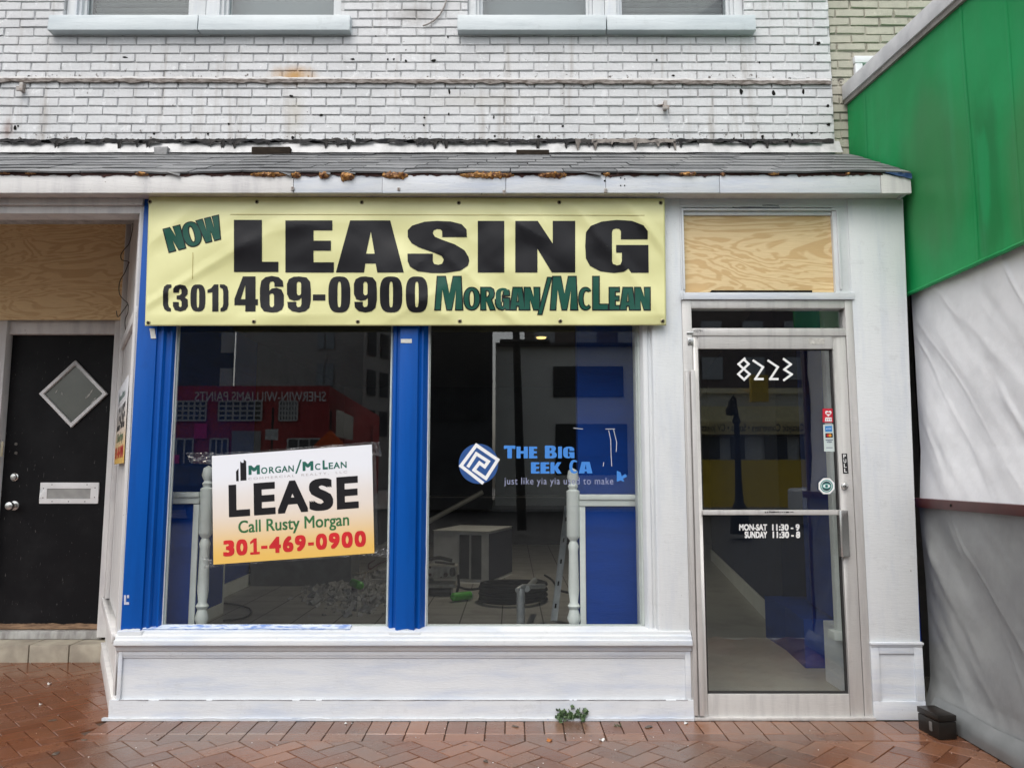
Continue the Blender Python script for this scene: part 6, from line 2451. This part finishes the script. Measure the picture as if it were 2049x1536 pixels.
def flake(name, px_, py_, r_, mt, label, cat, curl=.004, seed=0):
    c = G(px_, py_)
    m = MB()
    k = 12
    cen = len(m.v)
    m.v.append(c + Vector((0, 0, .003)))
    an0 = seed * 1.3
    for j in range(k):
        t_ = 2 * math.pi * j / k
        rr = r_ * (1 + .35 * math.cos(2 * (t_ - an0)) + .12 * math.cos(5 * t_ + seed))
        m.v.append(c + Vector((math.cos(t_) * rr, math.sin(t_) * rr, .002 + curl * (1 + math.cos(2 * t_ + seed)))))
    for j in range(k):
        m._q([cen, cen + 1 + j, cen + 1 + (j + 1) % k])
    o = m.build(name, mt, smooth=True)
    md = o.modifiers.new('thickness', 'SOLIDIFY')
    md.thickness = .0012
    tag(o, label, cat, 'dead leaves on the pavement' if cat == 'leaf' else 'white litter on the pavement')


ORL = simple('orange dead leaf', (0.42, 0.15, 0.03), (0.28, 0.09, 0.02), .5, scale=60)
GRL = simple('brown grey dead leaf', (0.10, 0.075, 0.05), (0.06, 0.045, 0.035), .5, scale=60)
WPP = simple('white litter', (0.70, 0.70, 0.68), (0.55, 0.55, 0.53), .5, scale=60)
flake('leaf', 1100, 1481, .017, ORL, 'orange dead leaf lying on the bricks below the weed', 'leaf', seed=1)
flake('leaf', 1031, 1453, .015, GRL, 'dark dead leaf flat on the soldier bricks left of the weed', 'leaf', .001, 2)
flake('leaf', 1298, 1454, .019, GRL, 'brown grey dead leaf on the bricks in front of the white door post', 'leaf', .001, 3)
flake('leaf', 972, 1523, .012, GRL, 'small brown dead leaf near the bottom edge left of the orange leaf', 'leaf', .002, 4)
flake('litter', 1204, 1482, .011, WPP, 'crumpled white paper bit on the bricks right of the orange leaf', 'litter', .006, 5)
flake('litter', 99, 1368, .012, WPP, 'white bit lying on the bricks in front of the stone step', 'litter', .005, 6)
flake('litter', 81, 1410, .007, WPP, 'tiny white bit left on the wet brown bricks below the black door', 'litter', .004, 7)
flake('litter', 1373, 1447, .012, WPP, 'white flake on the bricks at the door threshold corner', 'litter', .004, 8)
flake('litter', 692, 1448, .008, WPP, 'small white flake on the bricks below the middle of the bulkhead', 'litter', .003, 9)
flake('leaf', 105, 1441, .016, GRL, 'dark leaf lying on the brown bricks left of the white baseboard corner', 'leaf', .001, 10)
flake('leaf', 112, 1507, .018, GRL, 'black leaf near the lower left corner of the pavement', 'leaf', .001, 11)
flake('leaf', 168, 1480, .012, GRL, 'dark leaf between two others on the lower left pavement', 'leaf', .001, 12)
m = MB()
for q in range(70):
    px_, py_ = rnd.uniform(0, 2000), rnd.uniform(1436, 1536)
    if px_ < 215 and rnd.random() < .6:
        py_ = rnd.uniform(1335, 1536)
    c = G(px_, py_)
    s = rnd.uniform(.0009, .0024)
    m.obox(c + Vector((0, 0, s * .6)), Vector((s, s * .4, 0)), Vector((-s * .3, s, 0)), Vector((0, 0, s * .5)))
tag(m.build('grit', WPP), 'pale specks of grit scattered over the wet brick pavement', 'grit', kind='stuff')

# ================================================================== STREET OPPOSITE (seen mirrored in the glass)
def mx(px_, yv):
    p = MIR(px_, 943, yv)
    return (p.x, p.y)


def mz(py_, yv):
    return MIR(CX, py_, yv).z


ZFAR = -.03


def block(name, label, foot, h, mat):
    t = thing(name, label, 'building', (foot[0][0], foot[0][1], ZFAR))
    m = MB()
    a = sum(foot[i - 1][0] * foot[i][1] - foot[i][0] * foot[i - 1][1] for i in range(len(foot)))
    m.prism(foot if a > 0 else foot[::-1], ZFAR, h)
    m.build('walls', mat, t)
    return t


def wpanel(t, p0, p1, z0, z1, mat, name, d=.06, bars=0, hb=0, barm=None):
    """window or band on the face from p0 to p1 (xy), standing proud towards the street"""
    p0, p1 = Vector((*p0, 0)), Vector((*p1, 0))
    e = (p1 - p0)
    n = Vector((-e.y, e.x, 0)).normalized()
    if n.y < 0:
        n = -n
    m = MB()
    c = (p0 + p1) / 2 + Vector((0, 0, (z0 + z1) / 2)) + n * d / 2
    m.obox(c, e / 2, n * d / 2, Vector((0, 0, (z1 - z0) / 2)))
    w = m.build(name, mat, t)
    if bars:
        m = MB()
        for k in range(bars + 1):
            q = p0 + e * k / bars + n * (d + .02)
            m.obox(q + Vector((0, 0, (z0 + z1) / 2)), e.normalized() * .035, n * .015, Vector((0, 0, (z1 - z0) / 2)))
        for k in range(hb + 1):
            q = (p0 + p1) / 2 + n * (d + .025) + Vector((0, 0, z0 + (z1 - z0) * k / hb))
            m.obox(q, e / 2, n * .012, Vector((0, 0, .035)))
        m.build('glazing_bars', barm, w)
    return w


RDW = simple('red painted wall', (0.42, 0.045, 0.045), (0.36, 0.04, 0.04), 0.6, scale=.6)
PUR = simple('violet red wall', (0.22, 0.02, 0.16), None, 0.6)
GLK = simple('dark opposite glass', (0.05, 0.055, 0.06), (0.09, 0.095, 0.1), 0.2, scale=.8)
BARM = simple('pale glazing bars', (0.55, 0.55, 0.52), None, .5)
GREYB = simple('grey tower wall', (0.36, 0.36, 0.34), (0.30, 0.30, 0.29), .7, scale=.1)
PALEB = simple('pale plaster wall', (0.80, 0.79, 0.72), (0.72, 0.71, 0.64), .7, scale=.4)
DKB = simple('dark corrugated wall', (0.030, 0.030, 0.034), (0.05, 0.05, 0.053), .7, scale=.5)
yv = 28
red = block('paint_shop', 'long red single storey paint shop across the street, mirrored in the left window', [mx(150, yv), mx(655, yv), mx(757, 46), mx(560, 50), mx(150, 44)], mz(772, yv), RDW)
for (a, b) in ((338, 408), (434, 520), (556, 592), (636, 690)):
    if b < 660:
        wpanel(red, mx(a, yv - .02), mx(b, yv - .02), mz(841, yv), mz(803, yv), GLK, 'window', bars=6, hb=4, barm=BARM)
A1, A2 = Vector(mx(655, yv)), Vector(mx(757, 46))
for (u, v) in ((.10, .38), (.55, .82)):
    wpanel(red, tuple(A1.lerp(A2, u)), tuple(A1.lerp(A2, v)), 2.9, 4.1, GLK, 'window', bars=5, hb=4, barm=BARM)
m = MB().use(simple('white sign lettering', (0.75, 0.75, 0.74), None, .5))
tx_ = lambda u, v: MIR(652 - 262 * u, 803 - 20 * v, yv - .15)
text(m, 'SHERWIN-WILLIAMS PAINTS', tx_, bold=.012)
m.build('shop_lettering', None, red)
wpanel(red, mx(462, yv - .05), mx(520, yv - .05), mz(918, yv), mz(862, yv), simple('roller shutter', (0.30, 0.30, 0.29), None, .6), 'shutter')
for (a, b, t_, bt) in ((386, 411, 848, 877), (334, 358, 910, 940)):
    wpanel(red, mx(a, yv - .1), mx(b, yv - .1), mz(bt, yv), mz(t_, yv), simple('magenta poster', (0.75, 0.03, 0.22), None, .5), 'patch')  # two magenta rectangles set flat on the red wall
for (a, b) in ((335, 385), (420, 455), (575, 640)):
    wpanel(red, mx(a, yv - .04), mx(b, yv - .04), .3, mz(878, yv), GLK, 'shop_window', bars=3, hb=2, barm=BARM)
tow = block('grey_tower', 'tall plain grey tower behind the red paint shop, mirrored in the left window', [mx(462, 70), mx(722, 70), mx(722, 95), mx(462, 95)], 20, GREYB)
for k in range(4):
    for (a, b) in ((628, 642), (645, 662)):
        wpanel(tow, mx(a, 69.9), mx(b, 69.9), 6 + k * 3.6, 8.2 + k * 3.6, simple('pale blue panes', (0.26, 0.30, 0.33), None, .2), 'window')
dk = block('dark_tower', 'dark slab tower left of the grey tower, mirrored in the left window', [mx(250, 75), mx(459, 75), mx(459, 100), mx(250, 100)], 20, simple('blue grey dark wall', (0.10, 0.11, 0.125), None, .7))
for k in range(4):
    wpanel(dk, mx(432, 74.9), mx(458, 74.9), 6 + k * 3.8, 8.2 + k * 3.8, BARM, 'window')
off = block('office_block', 'pale office block with rows of dark windows receding behind the red shop', [mx(722, 52), mx(905, 66), mx(880, 90), mx(722, 82)], 17, simple('pale grey concrete wall', (0.36, 0.35, 0.33), None, .7))
O1, O2 = Vector(mx(724, 52)), Vector(mx(905, 66))
for k in range(4):
    for u in range(8):
        wpanel(off, tuple(O1.lerp(O2, .03 + u * .12)), tuple(O1.lerp(O2, .03 + u * .12 + .075)), 4.0 + k * 3.0, 5.9 + k * 3.0, GLK, 'window', d=.05)
dkb = block('dark_shed', 'dark corrugated shed across the street, mirrored at the left of the right window', [mx(800, 24), mx(985, 24), mx(985, 34), mx(800, 34)], mz(640, 24), DKB)
for k in range(24):
    q = 866 + k * 4.6
    wpanel(dkb, mx(q, 23.95), mx(q + 1.6, 23.95), mz(840, 24), mz(652, 24), simple('grey corrugation', (0.085, 0.082, 0.085), None, .6), 'rib', d=.08)
pal = block('plaster_building', 'pale two storey plaster building with dark openings across the street', [mx(991, 27), mx(1345, 27), mx(1345, 40), mx(991, 40)], mz(690, 27), PALEB)
for (a, b, t_, bt) in ((1108, 1250, 733, 794), (1112, 1256, 848, 950), (1290, 1335, 735, 795)):
    wpanel(pal, mx(a, 26.98), mx(b, 26.98), mz(bt, 27), mz(t_, 27), simple('black opening', (0.015, 0.016, 0.018), None, .3), 'window')
wpanel(pal, mx(991, 26.97), mx(1345, 26.97), mz(694, 27), mz(688, 27), DKB, 'roof_edge', d=.3)
m = MB()
apt = block('brick_apartments', 'dark brick apartment block rising above the plaster building across the street', [mx(1050, 60), mx(1700, 60), mx(1700, 80), mx(1050, 80)], 18, simple('dark brown brick', (0.13, 0.105, 0.10), (0.10, 0.085, 0.08), .8, scale=.5))
for k in range(3):
    for u in range(7):
        wpanel(apt, mx(1070 + u * 85, 59.9), mx(1112 + u * 85, 59.9), 9 + k * 3.1, 10.9 + k * 3.1, simple('pale grey panes', (0.30, 0.32, 0.34), None, .2), 'window')
yel = block('muffler_shop', 'yellow single storey car repair shop across the street, mirrored in the door glass', [mx(1375, 26), mx(1860, 26), mx(1860, 38), mx(1375, 38)], mz(783, 26), simple('grey render', (0.55, 0.56, 0.55), None, .7))
YEW = simple('mustard yellow wall', (0.75, 0.52, 0.04), (0.66, 0.46, 0.04), .6)
CRM = simple('cream canopy', (0.80, 0.74, 0.52), None, .6)
wpanel(yel, mx(1375, 25.95), mx(1860, 25.95), mz(788, 26), mz(783, 26) + .1, CRM, 'coping', d=.2)
wpanel(yel, mx(1375, 25.95), mx(1860, 25.95), mz(845, 26), mz(815, 26), simple('pale yellow wall', (0.78, 0.70, 0.40), None, .6), 'canopy_top', d=.5)
wpanel(yel, mx(1375, 25.95), mx(1860, 25.95), mz(870, 26), mz(845, 26) - .005, simple('ochre fascia', (0.62, 0.52, 0.26), None, .6), 'fascia', d=.55)
m = MB().use(BLACKINK)
text(m, 'Brakes • Catalytic Converters • Struts • CV Joints • Mufflers', lambda u, v: MIR(1652 - 300 * u, 867 - 19 * v, 25.3), bold=.006)
m.build('fascia_lettering', None, yel)
wpanel(yel, mx(1375, 25.96), mx(1860, 25.96), ZFAR, mz(920, 26), YEW, 'dado', d=.12)
for (a, b) in ((1400, 1440), (1462, 1490), (1530, 1575), (1600, 1690)):
    wpanel(yel, mx(a, 25.95), mx(b, 25.95), mz(918, 26), mz(874, 26), GLK, 'window')
wpanel(yel, mx(1504, 25.2), mx(1538, 25.2), mz(808, 26), mz(757, 26), simple('yellow projecting sign', (0.62, 0.42, 0.03), None, .5), 'projecting_sign', d=.25)

POLE = simple('dark weathered pole', (0.03, 0.028, 0.026), None, .8)
t = thing('utility_pole', 'dark wooden utility pole with cross arm, mirrored in the right window', 'utility pole', (*mx(1040, 14), ZFAR))
m = MB()
b0, b1 = Vector((*mx(1044, 14), -.03)), MIR(1031, 600, 14)
m.tube([b0, b1], [.12, .085], 10)
m.build('pole', POLE, t, smooth=True)
m = MB()
a, b = MIR(1000, 683, 13.8), MIR(1100, 684, 13.8)
m.tube([a, b], .06, 6)
m.build('cross_arm', POLE, t)
t = thing('street_lamp', 'dark post top street lamp with hanging lantern, mirrored in the door glass', 'street lamp', (*mx(1475, 13), ZFAR))
m = MB()
bx0 = mx(1475, 13)
zt_ = mz(793, 13)
m.lathe((*bx0, ZFAR), [(.22, 0), (.2, .5), (.1, .7), (.075, 1.2), (.06, zt_ - .6), (.1, zt_ - .55), (.05, zt_ - .4), (.01, zt_)], k=12)
m.build('lamp_post', POLE, t, smooth=True)
m = MB()
ax_ = mx(1465, 13)
m.tube([(bx0[0], bx0[1], zt_ - .25), ((bx0[0] + ax_[0]) / 2, bx0[1], zt_ + .02), (ax_[0], ax_[1], zt_ - .1)], .025, 6)
m.lathe((ax_[0], ax_[1], zt_ - .42), [(.02, .35), (.06, .3), (.07, .2), (.13, .12), (.12, 0), (.02, -.02)], k=12)
m.build('lantern', POLE, t, smooth=True)
t = thing('road_work_sign', 'orange diamond road work sign on a post, mirrored above the LEASE sign', 'road sign', (*mx(660, 15), ZFAR))
c = MIR(660, 893, 15)
m = MB()
s = .42
m.slab([c + Vector((0, 0, -s)), c + Vector((s, 0, 0)), c + Vector((0, 0, s)), c + Vector((-s, 0, 0))], (0, .02, 0))
m.build('sign_face', simple('bright orange sheet', (0.85, 0.12, 0.01), None, .5), t)
m = MB()
m.tube([(c.x, c.y - .03, ZFAR), (c.x, c.y - .03, c.z + .9)], .025, 6)
m.build('sign_post', POLE, t)
t = thing('square_road_sign', 'white square road sign on a tall pole, mirrored above the LEASE sign', 'road sign', (*mx(545, 16), ZFAR))
c = MIR(544, 869, 16)
m = MB()
m.box(c.x - .17, c.x + .17, c.y, c.y + .02, c.z - .14, c.z + .14)
m.build('sign_face', simple('dull white sheet', (0.6, 0.62, 0.6), None, .5), t)
m = MB()
m.tube([(c.x, c.y - .03, ZFAR), (c.x, c.y - .03, MIR(545, 815, 16).z)], .03, 6)
m.build('sign_post', POLE, t)

# parked suv across the road
def suv(label, cx_, cy_, mat):
    t = thing('parked_car', label, 'car', (cx_, cy_, -.16), 'cars parked across the road')
    zb_ = -.16
    Wd = 1.8
    prof = [(-2.25, .35), (-2.25, .95), (-2.2, 1.02), (-1.05, 1.10), (-.45, 1.68), (-.3, 1.74), (1.9, 1.74), (2.05, 1.66), (2.25, 1.05), (2.27, .35), (1.85, .35), (1.72, .66), (1.42, .78), (1.12, .66), (1.0, .35), (-1.0, .35), (-1.12, .66), (-1.42, .78), (-1.72, .66), (-1.85, .35)]
    m = MB()
    pts = [Vector((cx_ + px_, cy_ + Wd / 2, zb_ + pz_)) for px_, pz_ in prof]
    i = len(m.v)
    n = len(prof)
    for side, ins in ((1, 0), (-1, 0)):
        m.v += [Vector((cx_ + px_, cy_ + side * (Wd / 2 - (.18 if pz_ > 1.2 else 0)), zb_ + pz_)) for px_, pz_ in prof]
    for k in range(n):
        j = (k + 1) % n
        m._q([i + k, i + j, i + n + j, i + n + k])
    tris = tessellate_polygon([[Vector((a, b, 0)) for a, b in prof]])
    for tr in tris:
        m._q([i + k for k in tr])
        m._q([i + n + k for k in tr[::-1]])
    m.build('body', mat, t)
    for side in (1, -1):
        for w_ in ([(-.95, 1.12), (-.42, 1.62), (.25, 1.62), (.25, 1.12)], [(.35, 1.12), (.35, 1.62), (1.1, 1.62), (1.15, 1.12)], [(1.25, 1.12), (1.2, 1.62), (1.85, 1.6), (2.02, 1.12)]):
            m = MB()
            f_ = lambda q: Vector((cx_ + q[0], cy_ + side * (Wd / 2 + .012 - (.18 if q[1] > 1.2 else 0)), zb_ + q[1]))
            m.slab([f_(q) for q in w_], (0, -side * .02, 0))
            m.build('side_window', GLK, t)
        for wx_ in (-1.42, 1.42):
            m = MB()
            m.lathe((cx_ + wx_, cy_ + side * (Wd / 2 - .2), zb_ + .34), [(.34, 0), (.34, .2), (.24, .205), (.22, .19), (.05, .2), (.001, .2)], (0, side, 0), 20)
            m.build('wheel', simple('black tyre', (0.02, 0.02, 0.02), None, .8), t, smooth=True)
        m = MB()
        m.box(cx_ + 2.1, cx_ + 2.275, cy_ + side * (Wd / 2 - .25), cy_ + side * (Wd / 2 + .005), zb_ + 1.0, zb_ + 1.35)
        m.build('tail_light', simple('red lamp glass', (0.5, 0.02, 0.02), None, .2), t)
    return t


px0, py0 = mx(1592, 17)
sv = suv('silver white boxy car parked across the road, mirrored in the door glass', px0 + 2.3, py0, simple('silver white car paint', (0.62, 0.64, 0.66), None, .2))
px0, py0 = mx(330, 20)
suv('dark blue car parked across the road, mirrored low in the left window', px0, py0, simple('dark blue car paint', (0.05, 0.07, 0.12), None, .2))
